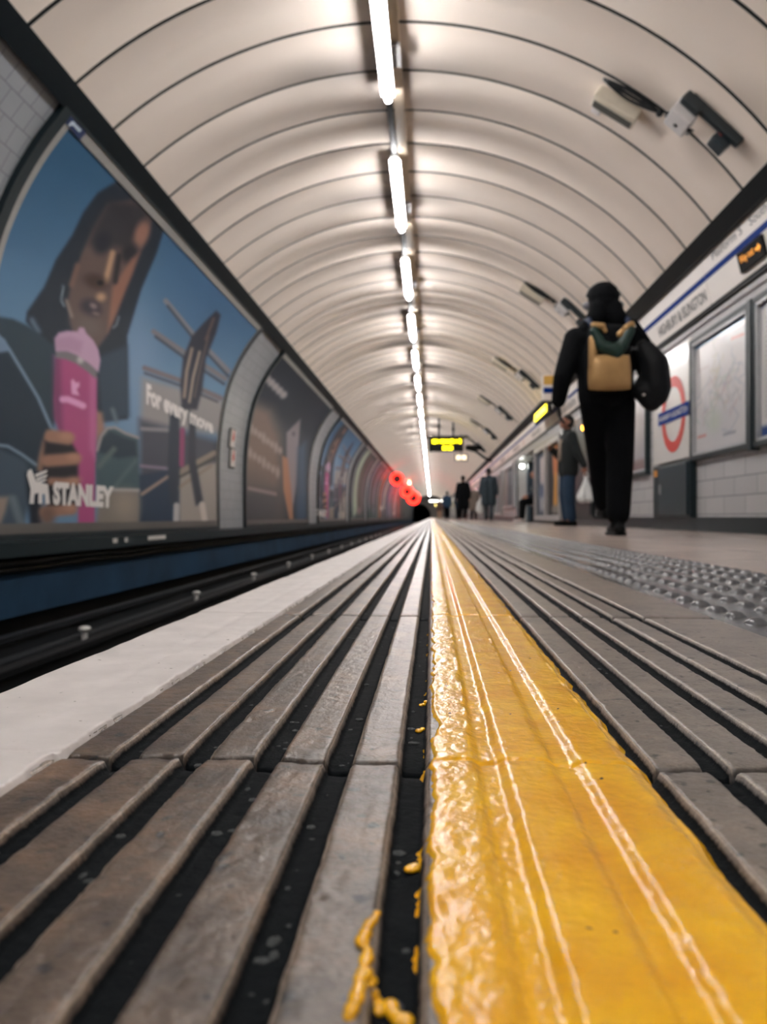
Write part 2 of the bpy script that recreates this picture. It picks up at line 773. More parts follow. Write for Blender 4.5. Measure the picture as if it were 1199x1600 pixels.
def floor_h(X, Y):
    inr = (X > -0.203) & (X < 0.2985)
    h = np.where(inr, rib_h(X, Y), -0.0004)
    h = h - 0.008 * joint_h(X, Y)
    return h + tile_off(Y) + 0.0009 * fbm(X * 220, Y * 200, 31, 3) * np.clip(1.5 / np.maximum(Y, 0.1), 0, 1) - 0.0016 * np.clip(fbm(X * 150, Y * 130, 41, 2) - 0.24, 0, 1) * 6


def log_rows(a, b, step):
    n = int(math.log(b / a) / step)
    return a * np.exp(np.linspace(0, math.log(b / a), n))


YR = np.r_[log_rows(0.12, 9.0, 0.0048), log_rows(9.0, Y1 - 1, 0.02)[1:]]
_xj = np.r_[[JT0 + JTP * k + np.linspace(-0.009, 0.009, 25) for k in range(4)]].ravel()
YR = np.unique(np.round(np.r_[YR, _xj], 6))
XR = np.unique(np.r_[np.linspace(-0.31, -0.205, 10), np.arange(-0.203, 0.2995, 0.00155), np.linspace(0.30, 0.36, 12)])
GX, GY = np.meshgrid(XR, YR)
GZ = floor_h(GX, GY)
_loc = np.where((GX > -0.203) & (GX < 0.2985), rib_h(GX, GY), -0.0)
FCOL = np.stack([np.clip(-_loc / 0.0062, 0, 1), np.clip(joint_h(GX, GY) * 1.3, 0, 1), 0 * GX], -1)


def ribbed_mat():
    m, nt, b = new_mat('ribbed_concrete')
    N = nt.nodes.new
    lk = nt.links.new
    at = N('ShaderNodeAttribute')
    at.attribute_name = 'Col'
    sc_ = N('ShaderNodeSeparateColor')
    lk(at.outputs['Color'], sc_.inputs[0])
    tc = N('ShaderNodeTexCoord')
    sx = N('ShaderNodeSeparateXYZ')
    lk(tc.outputs['Object'], sx.inputs[0])
    n1 = N('ShaderNodeTexNoise')
    n1.inputs['Scale'].default_value = 22
    n1.inputs['Detail'].default_value = 9
    n1.inputs['Roughness'].default_value = 0.68
    lk(tc.outputs['Object'], n1.inputs['Vector'])
    n2 = N('ShaderNodeTexNoise')
    n2.inputs['Scale'].default_value = 520
    n2.inputs['Detail'].default_value = 5
    lk(tc.outputs['Object'], n2.inputs['Vector'])
    c1 = N('ShaderNodeValToRGB')
    e = c1.color_ramp.elements
    e[0].position = 0.33
    e[0].color = L4((56, 46, 39))
    e[1].position = 0.68
    e[1].color = L4((124, 98, 76))
    x = e.new(0.52)
    x.color = L4((92, 77, 64))
    lk(n1.outputs['Fac'], c1.inputs[0])
    mm = N('ShaderNodeMix')
    mm.data_type = 'RGBA'
    mm.blend_type = 'OVERLAY'
    mm.inputs[0].default_value = 0.5
    # walked side (right of the yellow line): paler grey, with wall sheen painted in
    wk = N('ShaderNodeMapRange')
    lk(sx.outputs['X'], wk.inputs[0])
    wk.inputs[1].default_value = -0.07
    wk.inputs[2].default_value = 0.16
    c2 = N('ShaderNodeValToRGB')
    e = c2.color_ramp.elements
    e[0].position = 0.3
    e[0].color = L4((96, 91, 87))
    e[1].position = 0.7
    e[1].color = L4((138, 127, 117))
    lk(n1.outputs['Fac'], c2.inputs[0])
    cm = N('ShaderNodeMix')
    cm.data_type = 'RGBA'
    lk(wk.outputs[0], cm.inputs[0])
    lk(c1.outputs[0], cm.inputs[6])
    lk(c2.outputs[0], cm.inputs[7])
    lk(cm.outputs[2], mm.inputs[6])
    lk(n2.outputs['Fac'], mm.inputs[7])
    # black speckles: trodden dirt
    n3 = N('ShaderNodeTexNoise')
    n3.inputs['Scale'].default_value = 95
    n3.inputs['Detail'].default_value = 4
    lk(tc.outputs['Object'], n3.inputs['Vector'])
    r3 = N('ShaderNodeMapRange')
    lk(n3.outputs['Fac'], r3.inputs[0])
    r3.inputs[1].default_value = 0.62
    r3.inputs[2].default_value = 0.68
    sp = N('ShaderNodeMix')
    sp.data_type = 'RGBA'
    lk(r3.outputs[0], sp.inputs[0])
    lk(mm.outputs[2], sp.inputs[6])
    sp.inputs[7].default_value = L4((34, 36, 38))
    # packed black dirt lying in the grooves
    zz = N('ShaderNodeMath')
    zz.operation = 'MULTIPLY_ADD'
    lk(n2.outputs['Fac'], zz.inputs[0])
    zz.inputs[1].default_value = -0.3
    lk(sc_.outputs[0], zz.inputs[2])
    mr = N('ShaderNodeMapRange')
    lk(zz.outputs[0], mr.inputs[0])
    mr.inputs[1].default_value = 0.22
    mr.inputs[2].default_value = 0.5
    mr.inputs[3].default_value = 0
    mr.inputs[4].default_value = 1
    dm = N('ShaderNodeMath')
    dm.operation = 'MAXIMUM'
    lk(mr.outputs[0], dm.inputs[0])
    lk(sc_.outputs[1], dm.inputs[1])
    mix = N('ShaderNodeMix')
    mix.data_type = 'RGBA'
    # paler rib edges: lamp highlight along the bevels painted into the colour
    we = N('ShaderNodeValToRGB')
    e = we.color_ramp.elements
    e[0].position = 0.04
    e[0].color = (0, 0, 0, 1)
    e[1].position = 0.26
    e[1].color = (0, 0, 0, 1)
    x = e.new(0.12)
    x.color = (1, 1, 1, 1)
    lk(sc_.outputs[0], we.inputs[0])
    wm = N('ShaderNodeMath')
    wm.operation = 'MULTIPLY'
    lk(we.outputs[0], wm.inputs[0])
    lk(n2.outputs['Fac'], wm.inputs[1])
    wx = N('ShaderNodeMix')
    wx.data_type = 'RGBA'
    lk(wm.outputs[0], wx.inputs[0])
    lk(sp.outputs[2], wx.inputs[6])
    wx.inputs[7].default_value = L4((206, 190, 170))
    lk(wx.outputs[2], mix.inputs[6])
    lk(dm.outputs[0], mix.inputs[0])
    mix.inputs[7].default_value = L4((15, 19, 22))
    lk(mix.outputs[2], b.inputs['Base Color'])
    ro = N('ShaderNodeMapRange')
    lk(mr.outputs[0], ro.inputs[0])
    ro.inputs[3].default_value = 0.34
    ro.inputs[4].default_value = 0.75
    lk(ro.outputs[0], b.inputs['Roughness'])
    so = N('ShaderNodeMapRange')
    lk(mr.outputs[0], so.inputs[0])
    so.inputs[3].default_value = 0.6
    so.inputs[4].default_value = 0.06
    lk(so.outputs[0], b.inputs['Specular IOR Level'])
    bp = N('ShaderNodeBump')
    bp.inputs['Strength'].default_value = 0.45
    bp.inputs['Distance'].default_value = 0.001
    lk(n2.outputs['Fac'], bp.inputs['Height'])
    lk(bp.outputs['Normal'], b.inputs['Normal'])
    return m


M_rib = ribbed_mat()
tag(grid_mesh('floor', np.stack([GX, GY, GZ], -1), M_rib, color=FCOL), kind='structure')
# platform nose and front face, floor behind the camera
mb = MB()
mb.prism([(-0.309, -0.004), (-0.316, -0.010), (-0.316, -0.10), (-0.26, -0.10), (-0.26, -0.96), (-0.2, -0.96), (-0.2, -0.02)], Y0, Y1 - 1)
tag(mb.build('floor_nose', M_conc), kind='structure')
mb = MB()
mb.add([(-0.31, Y0, -0.001), (0.36, Y0, -0.001), (0.36, 0.121, -0.001), (-0.31, 0.121, -0.001)], [(0, 1, 2, 3)])
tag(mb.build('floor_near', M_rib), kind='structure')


def paint_mat(name, c1, c2, rough, dark, wr=0.35, bs=90):
    m, nt, b = new_mat(name)
    N = nt.nodes.new
    lk = nt.links.new
    tc = N('ShaderNodeTexCoord')
    n1 = N('ShaderNodeTexNoise')
    n1.inputs['Scale'].default_value = 22
    n1.inputs['Detail'].default_value = 5
    lk(tc.outputs['Object'], n1.inputs['Vector'])
    cr = N('ShaderNodeValToRGB')
    e = cr.color_ramp.elements
    e[0].position = 0.3
    e[0].color = L4(c1)
    e[1].position = 0.7
    e[1].color = L4(c2)
    lk(n1.outputs['Fac'], cr.inputs[0])
    # small pits and scuffs through to the dirt
    n3 = N('ShaderNodeTexNoise')
    n3.inputs['Scale'].default_value = 130
    n3.inputs['Detail'].default_value = 2
    lk(tc.outputs['Object'], n3.inputs['Vector'])
    r3 = N('ShaderNodeMapRange')
    lk(n3.outputs['Fac'], r3.inputs[0])
    r3.inputs[1].default_value = 0.735
    r3.inputs[2].default_value = 0.77
    mix = N('ShaderNodeMix')
    mix.data_type = 'RGBA'
    lk(r3.outputs[0], mix.inputs[0])
    lk(cr.outputs[0], mix.inputs[6])
    mix.inputs[7].default_value = L4(dark)
    lk(mix.outputs[2], b.inputs['Base Color'])
    b.inputs['Roughness'].default_value = rough
    b.inputs['Specular IOR Level'].default_value = 0.5
    n2 = N('ShaderNodeTexNoise')
    n2.inputs['Scale'].default_value = bs
    n2.inputs['Detail'].default_value = 4
    lk(tc.outputs['Object'], n2.inputs['Vector'])
    bp = N('ShaderNodeBump')
    bp.inputs['Strength'].default_value = wr
    bp.inputs['Distance'].default_value = 0.002
    lk(n2.outputs['Fac'], bp.inputs['Height'])
    lk(bp.outputs['Normal'], b.inputs['Normal'])
    return m


M_yel = paint_mat('yellow_paint', (226, 158, 2), (246, 190, 14), 0.2, (70, 50, 20), 0.34, 210)
M_wht = paint_mat('white_paint', (202, 196, 193), (220, 214, 211), 0.5, (120, 112, 106), 0.3, 80)

# yellow line
U = np.r_[np.linspace(0, 0.06, 8), np.linspace(0.06, 0.94, 84)[1:-1], np.linspace(0.94, 1, 8)]
YY = YR[:, None] + 0 * U[None]
fade = np.clip(1.2 / np.maximum(YR, 0.3), 0.15, 1)
xl = -0.0042 + 0.008 * fbm(YR * 60, YR * 0 + 3, 51, 4) + 0.004 * np.clip(fbm(YR * 25, YR * 0, 53, 3) - 0.1, 0, 1) * 4
xr = 0.1115 + 0.006 * fbm(YR * 30, YR * 0 + 9, 57, 4) - 0.005 * np.clip(fbm(YR * 14, YR * 0, 59, 3) - 0.1, 0, 1) * 4
XX = xl[:, None] + (xr - xl)[:, None] * U[None]
base = rib_h(XX, YY, depth=0.0026, half=0.0095, slope=0.007, chip=0.7)
sk = 0.0012 * np.exp(-(((((XX - RIB0) / RIBP + 0.5) % 1 - 0.5) * RIBP - 0.0125) / 0.0012) ** 2) * np.clip(0.1 + 2.2 * (vnoise(YY * 60, XX * 40, 66) - 0.25) * (0.4 + vnoise(YY * 9, XX * 0, 67)), 0, 1.8)
lump = 0.0015 * np.clip(fbm(XX * 300, YY * 170, 61, 4), -0.25, 0.5) * (np.exp(-U * 9)[None] + 0.5 * np.exp(-((XX - 0.034) / 0.008) ** 2))
edge = sstep(0, 0.05, np.minimum(U, 1 - U))[None]
ZZ = tile_off(YY) + 0.0016 + base + sk + lump + 0.0007 * fbm(XX * 120, YY * 90, 63, 3) - 0.0018 * joint_h(XX, YY)
ZZ = ZZ * edge + (1 - edge) * (-0.0052)
yo = grid_mesh('yellow_line', np.stack([XX, YY, ZZ], -1), M_yel)
tag(yo, 'thick yellow safety line painted along the ribbed platform edge', 'safety line')
# flakes of old paint left of the line
fl = [[(590, 1436), (577, 1455), (566, 1478), (576, 1500), (568, 1520), (562, 1545), (556, 1575), (545, 1598)],
      [(575, 1530), (590, 1548), (600, 1550)], [(610, 1548), (620, 1565), (640, 1570)], [(640, 1340), (655, 1335)], [(655, 1130), (664, 1126)], [(658, 1092), (667, 1088)]]
for path in fl:
    mb = MB()
    for a, b in zip(path[:-1], path[1:]):
        for q in range(4):
            t = q / 4
            px = a[0] + (b[0] - a[0]) * t + random.uniform(-2, 2)
            py = a[1] + (b[1] - a[1]) * t
            p = on_floor(px, py)
            z = float(floor_h(np.array(p[0]), np.array(p[1])))
            mb.ball((p[0], p[1], z + 0.0006), random.uniform(0.0012, 0.0026), 2, (1, 1.4, 0.5))
    mb.build('paint_flake', M_yel, yo, smooth=True)

# white line on the platform edge
U = np.r_[0, 0.0, np.linspace(0.0, 0.9, 46)[1:], np.linspace(0.9, 1, 10)[1:]]
YY = YR[:, None] + 0 * U[None]
xl = -0.3165 + 0.004 * fbm(YR * 9, YR * 0 + 3, 71, 3)
xr = -0.2005 + 0.008 * fbm(YR * 70, YR * 0 + 3, 73, 4) + 0.004 * fbm(YR * 12, YR * 0, 75, 2)
XX = xl[:, None] + (xr - xl)[:, None] * U[None]
e2 = sstep(0, 0.03, 1 - U)[None]
e1 = sstep(0.0, 0.03, U)[None]
ZZ = tile_off(YY) * 0.6 + 0.0024 + 0.0018 * fbm(XX * 40, YY * 18, 77, 3) - 0.001 * np.exp(-((XX + 0.245) / 0.006) ** 2) - 0.0015 * joint_h(XX, YY)
ZZ = ZZ * e2 + (1 - e2) * (-0.003)
ZZ = ZZ - (1 - e1) * 0.004
ZZ[:, 0] = -0.03
tag(grid_mesh('white_line', np.stack([XX, YY, ZZ], -1), M_wht), 'broad white line painted along the very edge of the platform', 'edge line')

# grit lying in the grooves
mb = MB()
for i in range(420):
    k = random.choice([-5, -4, -3, -2, -1, 3, 4, 5, 6])
    y = 0.16 * math.exp(random.random() * 2.6)
    x = RIB0 + RIBP * (k + 0.5) + random.uniform(-0.004, 0.004)
    if -0.005 < x < 0.112 or x < -0.2:
        continue
    r = random.choice([0.0007, 0.001, 0.0014, 0.0022])
    mb.ball((x, y, -0.0062 + r * 0.4), r, 1, (random.uniform(0.7, 1.6), random.uniform(0.8, 1.6), 0.6))
tag(mb.build('grit', mat('grit', (62, 66, 66), 0.8, vary=0.6, scale=300)), 'dark grit and crumbs trodden into the platform grooves', 'grit', kind='stuff')

# blister paving ------------------------------------------------
M_blis = mat('blister_paving', (84, 84, 87), 0.19, vary=0.25, scale=30, bump=0.08, bscale=240)
XB0, XB1 = 0.36, 0.76
mb = MB()
V = []
F = []


def add_dome(x, y, seg, rings, r=0.0155, h=0.0078):
    o = len(V)
    for i in range(rings):
        a = i / rings
        rr = r * (1 - a * a * 0.92) ** 0.5 if i else r
        for k in range(seg):
            b = 2 * PI * k / seg
            rad = r * (1 - a)
            V.append((x + rad * math.cos(b), y + rad * math.sin(b), h * (1 - (1 - a) ** 2.6) - 0.0004))
    V.append((x, y, h))
    for i in range(rings - 1):
        for k in range(seg):
            F.append((o + i * seg + k, o + i * seg + (k + 1) % seg, o + (i + 1) * seg + (k + 1) % seg, o + (i + 1) * seg + k))
    t = o + rings * seg
    for k in range(seg):
        F.append((o + (rings - 1) * seg + k, o + (rings - 1) * seg + (k + 1) % seg, t))


ROWX = [0.397 + 0.0655 * i for i in range(6)]
y = 0.957 - 0.064 * 8
while y < 26:
    for x in ROWX:
        if y < 7:
            add_dome(x, y, 16, 5)
        else:
            add_dome(x, y, 8, 3)
    y += 0.0655
mb.add(V, F)
mb.add([(XB0, Y0, 0), (XB1, Y0, 0), (XB1, Y1, 0), (XB0, Y1, 0)], [(0, 1, 2, 3)])
tag(mb.build('floor_blister', M_blis, smooth=True), kind='structure')


def slab_mat():
    m, nt, b = new_mat('platform_slabs')
    N = nt.nodes.new
    lk = nt.links.new
    tc = N('ShaderNodeTexCoord')
    br = N('ShaderNodeTexBrick')
    br.offset = 0
    br.inputs['Scale'].default_value = 1
    br.inputs['Brick Width'].default_value = 0.6
    br.inputs['Row Height'].default_value = 0.6
    br.inputs['Mortar Size'].default_value = 0.004
    br.inputs['Color1'].default_value = L4((178, 160, 148))
    br.inputs['Color2'].default_value = L4((190, 172, 160))
    br.inputs['Mortar'].default_value = L4((84, 78, 74))
    lk(tc.outputs['Object'], br.inputs['Vector'])
    n1 = N('ShaderNodeTexNoise')
    n1.inputs['Scale'].default_value = 2.2
    n1.inputs['Detail'].default_value = 6
    lk(tc.outputs['Object'], n1.inputs['Vector'])
    mm = N('ShaderNodeMix')
    mm.data_type = 'RGBA'
    mm.blend_type = 'MULTIPLY'
    mm.inputs[0].default_value = 0.55
    lk(br.outputs['Color'], mm.inputs[6])
    lk(n1.outputs['Fac'], mm.inputs[7])
    g = N('ShaderNodeBrightContrast')
    g.inputs['Bright'].default_value = 0.05
    lk(mm.outputs[2], g.inputs[0])
    lk(g.outputs[0], b.inputs['Base Color'])
    b.inputs['Roughness'].default_value = 0.25
    return m


mb = MB()
mb.add([(XB1, Y0, 0), (4.7, Y0, 0), (4.7, Y1, 0), (XB1, Y1, 0)], [(0, 1, 2, 3)])
tag(mb.build('floor_platform', slab_mat()), kind='structure')
# ================================================================== posters on the curved left wall
M_print = print_mat('poster_print', 0.5, 0.0, 0.15)
M_letter = mat('white_lettering', (236, 232, 228), 0.5, vary=0.02)
M_border = mat('poster_border_grey', (150, 148, 144), 0.45)
M_border_brown = mat('poster_border_brown', (98, 94, 90), 0.45)
G_ART = 1.5


def poly_sd(px, py, pts):
    """signed distance (inside positive) to a polygon"""
    pts = np.asarray(pts, float)
    d2 = np.full(px.shape, 1e12)
    ins = np.zeros(px.shape, bool)
    n = len(pts)
    for i in range(n):
        ax, ay = pts[i]
        bx, by = pts[(i + 1) % n]
        ex, ey = bx - ax, by - ay
        L = ex * ex + ey * ey + 1e-9
        t = np.clip(((px - ax) * ex + (py - ay) * ey) / L, 0, 1)
        d2 = np.minimum(d2, (px - ax - t * ex) ** 2 + (py - ay - t * ey) ** 2)
        c = ((ay > py) != (by > py)) & (px < ex * (py - ay) / (by - ay + 1e-12) + ax)
        ins ^= c
    d = np.sqrt(d2)
    return np.where(ins, d, -d)


class Art:
    """a printed picture: coloured areas laid over one another"""

    def __init__(self, px, py, base):
        self.x, self.y = px, py
        self.c = np.zeros(px.shape + (3,)) + np.asarray(base, float)

    def over(self, a, col):
        a = np.clip(a, 0, 1)[..., None]
        self.c = self.c * (1 - a) + np.asarray(col, float) * a

    def poly(self, pts, col, soft=2.5, al=1.0):
        d = poly_sd(self.x, self.y, pts)
        self.over(al * sstep(-soft, soft, d), col)

    def ell(self, cx, cy, rx, ry, col, rot=0.0, soft=0.35, al=1.0):
        c, s = math.cos(rot), math.sin(rot)
        u = ((self.x - cx) * c + (self.y - cy) * s) / rx
        v = (-(self.x - cx) * s + (self.y - cy) * c) / ry
        d = np.hypot(u, v)
        self.over(al * (1 - sstep(1 - soft, 1 + soft, d)), col)

    def line(self, pts, w, col, soft=1.5, al=1.0):
        d = np.full(self.x.shape, 1e9)
        for (ax, ay), (bx, by) in zip(pts[:-1], pts[1:]):
            ex, ey = bx - ax, by - ay
            t = np.clip(((self.x - ax) * ex + (self.y - ay) * ey) / (ex * ex + ey * ey + 1e-9), 0, 1)
            d = np.minimum(d, np.hypot(self.x - ax - t * ex, self.y - ay - t * ey))
        self.over(al * (1 - sstep(w / 2 - soft, w / 2 + soft, d)), col)


def art_bottle(px, py):
    t = sstep(200, 620, py)[..., None]
    A = Art(px, py, (0, 0, 0))
    A.c = np.array([46, 80, 106]) * (1 - t) + np.array([98, 126, 150]) * t
    A.over(0.5 * sstep(200, 330, px) * (1 - sstep(480, 620, py)), (48, 82, 116))
    A.ell(215, 600, 30, 110, (118, 138, 160), al=0.7, soft=0.9)
    # --- right hand picture: stand, sprinter
    A.poly([(222, 590), (350, 625), (350, 680), (220, 665)], (142, 134, 130), 8)
    A.poly([(218, 655), (345, 690), (345, 760), (218, 752)], (70, 70, 78), 9)
    A.poly([(216, 742), (290, 730), (290, 840), (214, 840)], (42, 56, 72), 4)
    A.poly([(280, 735), (348, 720), (350, 840), (280, 840)], (148, 136, 126), 4)
    A.line([(259, 470), (300, 520), (357, 580)], 8, (122, 118, 120))
    A.line([(262, 478), (300, 526), (357, 588)], 4, (62, 66, 76))
    A.line([(240, 518), (290, 552), (352, 592)], 8, (116, 110, 110))
    A.line([(243, 526), (290, 560), (350, 600)], 4, (62, 64, 74))
    A.line([(226, 575), (280, 594), (345, 622)], 8, (112, 102, 102))
    A.line([(226, 583), (280, 602), (340, 628)], 3, (70, 66, 70))
    A.line([(222, 670), (262, 672)], 6, (130, 124, 124))
    A.line([(220, 728), (262, 732)], 5, (128, 112, 124))
    A.line([(222, 772), (262, 745)], 5, (150, 126, 112))
    A.line([(276, 740), (335, 708)], 8, (138, 122, 106))
    A.line([(276, 748), (335, 716)], 4, (70, 66, 62))
    A.line([(276, 764), (330, 728)], 5, (138, 122, 106))
    A.poly([(338, 485), (345, 492), (338, 520), (322, 560), (316, 610), (308, 640), (284, 640), (282, 600), (286, 560), (300, 525), (318, 505)], (44, 46, 56), 3)
    A.line([(300, 545), (292, 580), (288, 620)], 5, (140, 120, 106), 2)
    A.line([(312, 550), (302, 590), (296, 628)], 4, (152, 132, 116), 2)
    A.line([(326, 525), (314, 570), (304, 620)], 3, (96, 80, 76), 2)
    A.line([(334, 498), (322, 530)], 4, (96, 76, 72), 2)
    A.poly([(266, 640), (280, 640), (282, 720), (278, 790), (266, 790), (262, 720)], (48, 56, 66), 3)
    A.poly([(296, 640), (306, 660), (306, 720), (318, 786), (306, 790), (294, 720)], (50, 54, 62), 3)
    A.line([(276, 790), (275, 822)], 9, (172, 164, 160))
    A.line([(316, 788), (321, 820)], 9, (186, 172, 160))
    A.line([(285, 672), (284, 726)], 8, (136, 66, 96))
    # --- left hand picture: woman
    A.poly([(184, 282), (152, 302), (130, 332), (113, 367), (87, 406), (69, 448), (42, 487), (40, 502), (56, 520), (90, 560), (150, 660), (200, 655), (199, 525), (221, 452), (245, 395), (256, 360), (250, 330), (225, 290)], (33, 41, 50), 3)
    A.poly([(150, 560), (199, 540), (202, 650), (160, 660)], (48, 62, 74), 6)
    A.line([(50, 500), (60, 518)], 8, (82, 96, 110), 4)
    A.poly([(168, 318), (146, 355), (128, 395), (113, 437), (106, 469), (109, 500), (117, 530), (150, 548), (167, 525), (183, 487), (194, 454), (208, 425), (222, 390), (237, 345), (232, 330), (205, 312)], (92, 74, 68), 4)
    A.poly([(170, 312), (146, 355), (140, 380), (200, 390), (236, 345), (228, 318)], (50, 47, 50), 12)
    A.ell(222, 365, 11, 20, (146, 104, 88), 0.3, 0.6)
    A.ell(160, 380, 13, 17, (36, 38, 46), 0.4, 0.6)
    A.ell(203, 396, 12, 15, (36, 36, 42), 0.3, 0.6)
    A.poly([(205, 405), (218, 395), (206, 430), (190, 470), (178, 500), (168, 520), (176, 450)], (134, 92, 76), 5)
    A.line([(176, 395), (170, 420), (165, 440)], 8, (172, 134, 104), 4)
    A.line([(186, 400), (180, 440)], 8, (46, 42, 44), 3)
    A.ell(150, 440, 18, 11, (66, 50, 46), 0.3, 0.6)
    A.ell(157, 442, 5, 4, (30, 26, 28))
    A.ell(142, 481, 17, 13, (52, 46, 52), 0.5, 0.5)
    A.ell(146, 478, 6, 4, (120, 100, 100), 0.5, 0.6)
    A.ell(158, 464, 7, 6, (172, 134, 104), 0, 0.8)
    A.ell(150, 490, 6, 3, (110, 90, 88), 0.3, 0.6)
    A.ell(136, 510, 22, 16, (98, 84, 78), 0.4, 0.8)
    A.line([(121, 415), (112, 445)], 8, (112, 84, 74), 4)
    A.line([(104, 470), (112, 494)], 5, (128, 112, 104), 3)
    A.line([(99, 447), (96, 470), (100, 478)], 3, (110, 120, 126), 1.5)
    A.line([(186, 495), (182, 508), (177, 512)], 2.5, (110, 118, 124), 1.5)
    # jacket left
    A.poly([(-60, 485), (0, 495), (20, 498), (42, 508), (62, 522), (84, 540), (90, 640), (84, 665), (62, 700), (60, 760), (-60, 780)], (44, 58, 66), 4)
    A.poly([(-60, 550), (10, 552), (50, 610), (78, 668), (60, 720), (-60, 690)], (36, 48, 58), 6)
    A.line([(-10, 515), (14, 545), (38, 585), (60, 622), (80, 668)], 5, (106, 122, 138))
    A.poly([(-10, 520), (8, 530), (16, 548), (-10, 552)], (106, 124, 144), 2)
    A.line([(-10, 695), (12, 697), (34, 710), (56, 726)], 5, (110, 124, 136))
    A.poly([(-60, 700), (0, 702), (40, 720), (55, 760), (30, 840), (-60, 840)], (62, 74, 84), 6)
    A.poly([(-60, 780), (14, 776), (8, 800), (-8, 840), (-60, 840)], (140, 122, 108), 5)
    A.line([(20, 780), (30, 810), (40, 835)], 12, (96, 104, 108), 5)
    A.poly([(40, 740), (62, 735), (66, 840), (48, 830)], (28, 34, 42), 5)
    # neck, right jacket
    A.poly([(148, 640), (160, 645), (164, 672), (150, 705)], (146, 110, 94), 5)
    A.poly([(148, 710), (155, 682), (166, 669), (178, 668), (195, 676), (216, 684), (218, 766), (150, 766)], (62, 80, 84), 3)
    A.poly([(152, 706), (160, 684), (172, 674), (190, 682), (212, 690), (214, 712), (185, 716), (160, 708)], (40, 53, 62), 5)
    A.line([(155, 728), (178, 702)], 8, (86, 96, 94), 4)
    A.line([(180, 760), (212, 720)], 5, (84, 98, 98), 4)
    A.line([(152, 704), (158, 682), (168, 669), (180, 668), (196, 677), (216, 684)], 4, (150, 138, 132))
    A.poly([(155, 766), (218, 766), (218, 822), (150, 822)], (120, 110, 100), 5)
    A.ell(196, 790, 18, 22, (140, 126, 112), 0, 0.9)
    A.line([(176, 765), (216, 766)], 5, (160, 148, 142))
    A.line([(176, 640), (182, 658)], 6, (96, 106, 112), 4)
    # bottle
    A.poly([(88, 556), (104, 558), (120, 565), (138, 576), (151, 588), (151, 640), (149, 720), (148, 823), (122, 823), (122, 790), (117, 755), (100, 695), (86, 655), (84, 625), (86, 590)], (158, 72, 110), 2)
    A.poly([(84, 556), (94, 558), (98, 690), (84, 650)], (116, 60, 92), 7)
    A.poly([(140, 585), (151, 590), (149, 720), (140, 700)], (172, 92, 130), 5)
    A.poly([(87, 548), (104, 549), (120, 554), (139, 566), (152, 580), (150, 592), (136, 580), (119, 568), (102, 561), (87, 559)], (112, 106, 106), 2)
    A.ell(126, 562, 5, 6, (176, 166, 164), 0.4, 0.7)
    A.poly([(86, 528), (92, 520), (105, 517), (121, 518), (124, 512), (131, 512), (135, 521), (146, 532), (154, 547), (157, 563), (154, 582), (139, 568), (120, 555), (104, 549), (87, 549)], (176, 140, 160), 2)
    A.poly([(86, 530), (110, 526), (130, 534), (125, 552), (104, 547), (88, 547)], (164, 128, 148), 5)
    # small device printed on the bottle
    A.poly([(111, 595), (115, 592), (118, 598), (124, 597), (124, 604), (120, 608), (124, 618), (112, 616)], (206, 148, 180), 1.5)
    A.line([(98, 624), (106, 624), (116, 628), (130, 634)], 10, (206, 144, 178), 2)
    # hand
    A.poly([(74, 672), (66, 690), (60, 715), (58, 735), (72, 740), (80, 700)], (132, 98, 82), 4)
    A.poly([(70, 688), (112, 692), (122, 710), (122, 745), (126, 790), (75, 795), (66, 750)], (36, 34, 38), 4)
    for (x0, y0, x1, y1, w_) in ((80, 681, 106, 685, 20), (74, 720, 117, 717, 19), (80, 752, 118, 753, 12), (70, 800, 112, 796, 17)):
        A.line([(x0, y0), (x1, y1)], w_, (148, 108, 88), 4)
        A.ell(x1 - 2, y1 - 3, 10, 6, (172, 128, 104), 0, 0.9, 0.7)
    A.ell(74, 806, 12, 16, (110, 84, 72), 0, 0.7)
    return A.c


def art_dark(px, py):
    t = sstep(540, 830, py)[..., None]
    A = Art(px, py, (0, 0, 0))
    A.c = np.array([31, 38, 48]) * (1 - t) + np.array([44, 52, 60]) * t
    A.poly([(384, 640), (398, 628), (425, 640), (440, 680), (442, 740), (440, 850), (370, 850), (372, 720)], (112, 92, 82), 16)
    A.poly([(372, 765), (440, 765), (440, 850), (368, 850)], (78, 72, 72), 14)
    A.ell(392, 800, 40, 50, (70, 70, 72), 0, 0.9, 0.6)
    A.poly([(470, 654), (467, 690), (464, 755), (457, 800), (452, 760), (448, 715), (448, 676)], (128, 116, 118), 2)
    A.ell(459, 678, 3, 4, (90, 84, 88))
    A.poly([(441, 712), (450, 716), (455, 765), (459, 815), (452, 812), (443, 765)], (156, 108, 82), 2)
    A.poly([(466, 700), (478, 690), (480, 830), (462, 830)], (58, 76, 94), 6)
    # soft pale writing too blurred to read
    for i in range(5):
        A.ell(418 + i * 6.3, 592 + i * 6.2, 5.2, 6.5, (160, 148, 146), 0.75, 0.5)
    for x0, y0, x1, y1, n_, r_ in ((393, 670, 438, 704, 8, 5.5), (391, 708, 434, 738, 7, 6), ):
        for i in range(n_):
            q = i / (n_ - 1)
            A.ell(x0 + (x1 - x0) * q, y0 + (y1 - y0) * q, 3.2, r_ + 2.5 * ((i * 7) % 3 == 0), (158, 138, 128), 0, 0.6, 0.8)
    for i in range(14):
        q = i / 13
        A.ell(389 + 42 * q, 763 + 9 * q, 1.8, 3, (156, 134, 126), 0, 0.6, 0.75)
    return A.c


